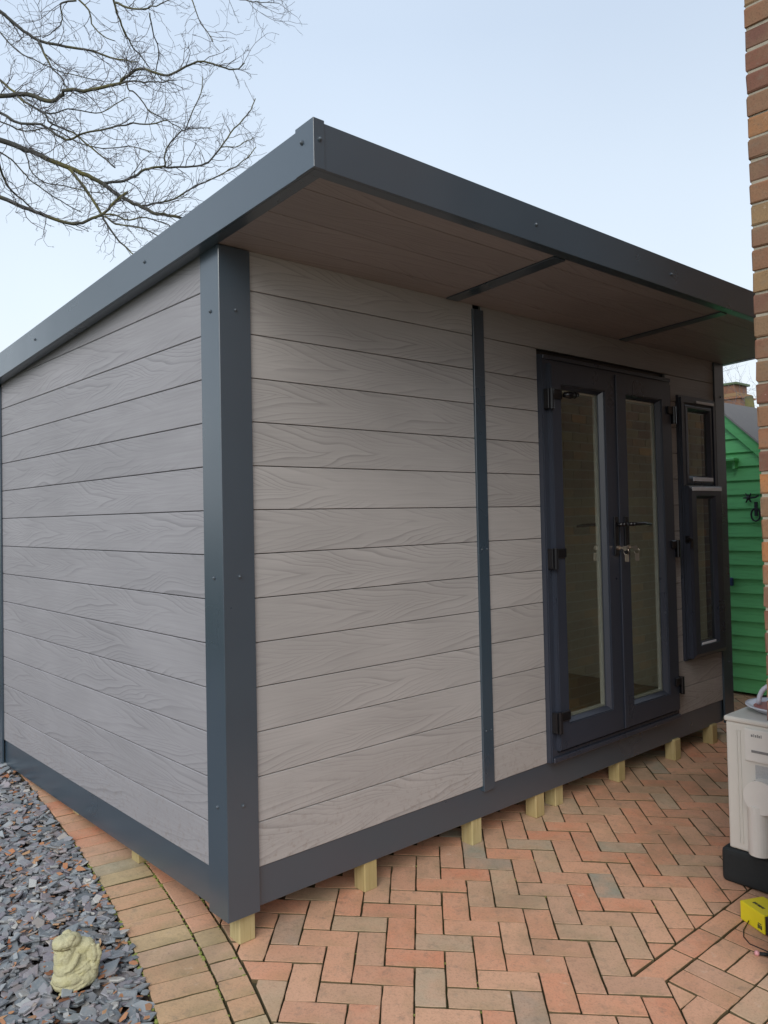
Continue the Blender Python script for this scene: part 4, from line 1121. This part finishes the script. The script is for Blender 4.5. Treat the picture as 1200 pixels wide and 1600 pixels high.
for start, pts in LIMBS:
    P3 = [Vector(q[:3]) for q in pts]; rad = [q[3] for q in pts]
    if start:
        o = P3[0]; root = Vector((TR.x, TR.y, max(1.9, min(6.8, o.z-.5*(o-TR).xy.length*.55+.1))))
        dd_ = (P3[0]-P3[1]).normalized(); e1 = o+dd_*.28; e2 = o+dd_*.75
        P3 = [root, root.lerp(e2, .6)+Vector((0, 0, .05)), e2, e1]+P3; rad = [max(rad[0]*1.7, .02), rad[0]*1.4, rad[0]*1.2, rad[0]*1.08]+rad
    # gentle irregularity between the traced points
    Q = []; Rq = []
    for i in range(len(P3)-1):
        ns = 3
        for k in range(ns):
            f = k/ns; a0 = P3[max(i-1, 0)]; a1 = P3[i]; a2 = P3[i+1]; a3 = P3[min(i+2, len(P3)-1)]
            pt = .5*((2*a1)+(a2-a0)*f+(2*a0-5*a1+4*a2-a3)*f*f+(3*a1-a0-3*a2+a3)*f*f*f)
            Q.append(pt+(Vector((rr.gauss(0, 1), rr.gauss(0, 1), rr.gauss(0, 1)))*.004 if k else Vector())); Rq.append(rad[i]+(rad[i+1]-rad[i])*f)
    Q.append(P3[-1]); Rq.append(rad[-1])
    m = MB(); m.tube(Q, [r_*.92 for r_ in Rq], 8 if rad[0] > .008 else 6); m.build('limb', 'bark', tree, smooth=True)
    acc = 0.0
    for i in range(1, len(Q)):
        seg = Q[i]-Q[i-1]; acc += seg.length
        if start and i < 12: acc = 0; continue
        while acc > .048:
            acc -= .048
            if rr.random() < .12: continue
            d = seg.normalized(); side = Matrix.Rotation(rr.uniform(0, 6.28), 3, d) @ d.orthogonal().normalized()
            nd = (d*.8+side*rr.uniform(.5, .9)).normalized()
            ln = rr.uniform(.14, .42)*(1.5 if rr.random() < .12 else 1); f = i/len(Q)
            grow(tw, rr, Q[i].copy(), nd, ln*(1-.35*f), min(.0042, max(.0018, Rq[i]*.4)), 2, .10)
tw.build('twigs', 'twig_bark', tree)

ft_ = empty('far_tree', (17.5, 5.6, gz(6, 3)), 'faint bare treetop far behind the green shed roof', 'tree')
m = MB(); base = wloc(ft_); m.tube([base+Vector((0, 0, -.3)), base+Vector((.1, 0, 2)), base+Vector((0, .1, 4))], [.22, .17, .1], 8); m.build('trunk', 'bark', ft_, smooth=True)
tw = Twigs(); rr = random.Random(5)
def grow2(p, d, length, rad, level):
    n = 6; pts = [p.copy()]
    for i in range(n):
        d = (d+Vector((rr.gauss(0, 1), rr.gauss(0, 1), rr.gauss(0, 1)+.1))*.16).normalized(); p = p+d*(length/n); pts.append(p.copy())
        if level > 0 and i > 0:
            side = Matrix.Rotation(rr.uniform(0, 6.28), 3, d) @ d.orthogonal().normalized()
            grow2(p.copy(), (d+side*rr.uniform(.5, .9)).normalized(), length*rr.uniform(.45, .65), rad*.5, level-1)
    tw.tube(pts, rad, rad*.4, 3)
for k in range(5):
    a = k*1.3; grow2(base+Vector((0, 0, 2.2+.3*k)), Vector((math.cos(a)*.8, math.sin(a)*.8, 1)), 1.9, .022, 3)
tw.build('twigs', 'twig_bark', ft_)
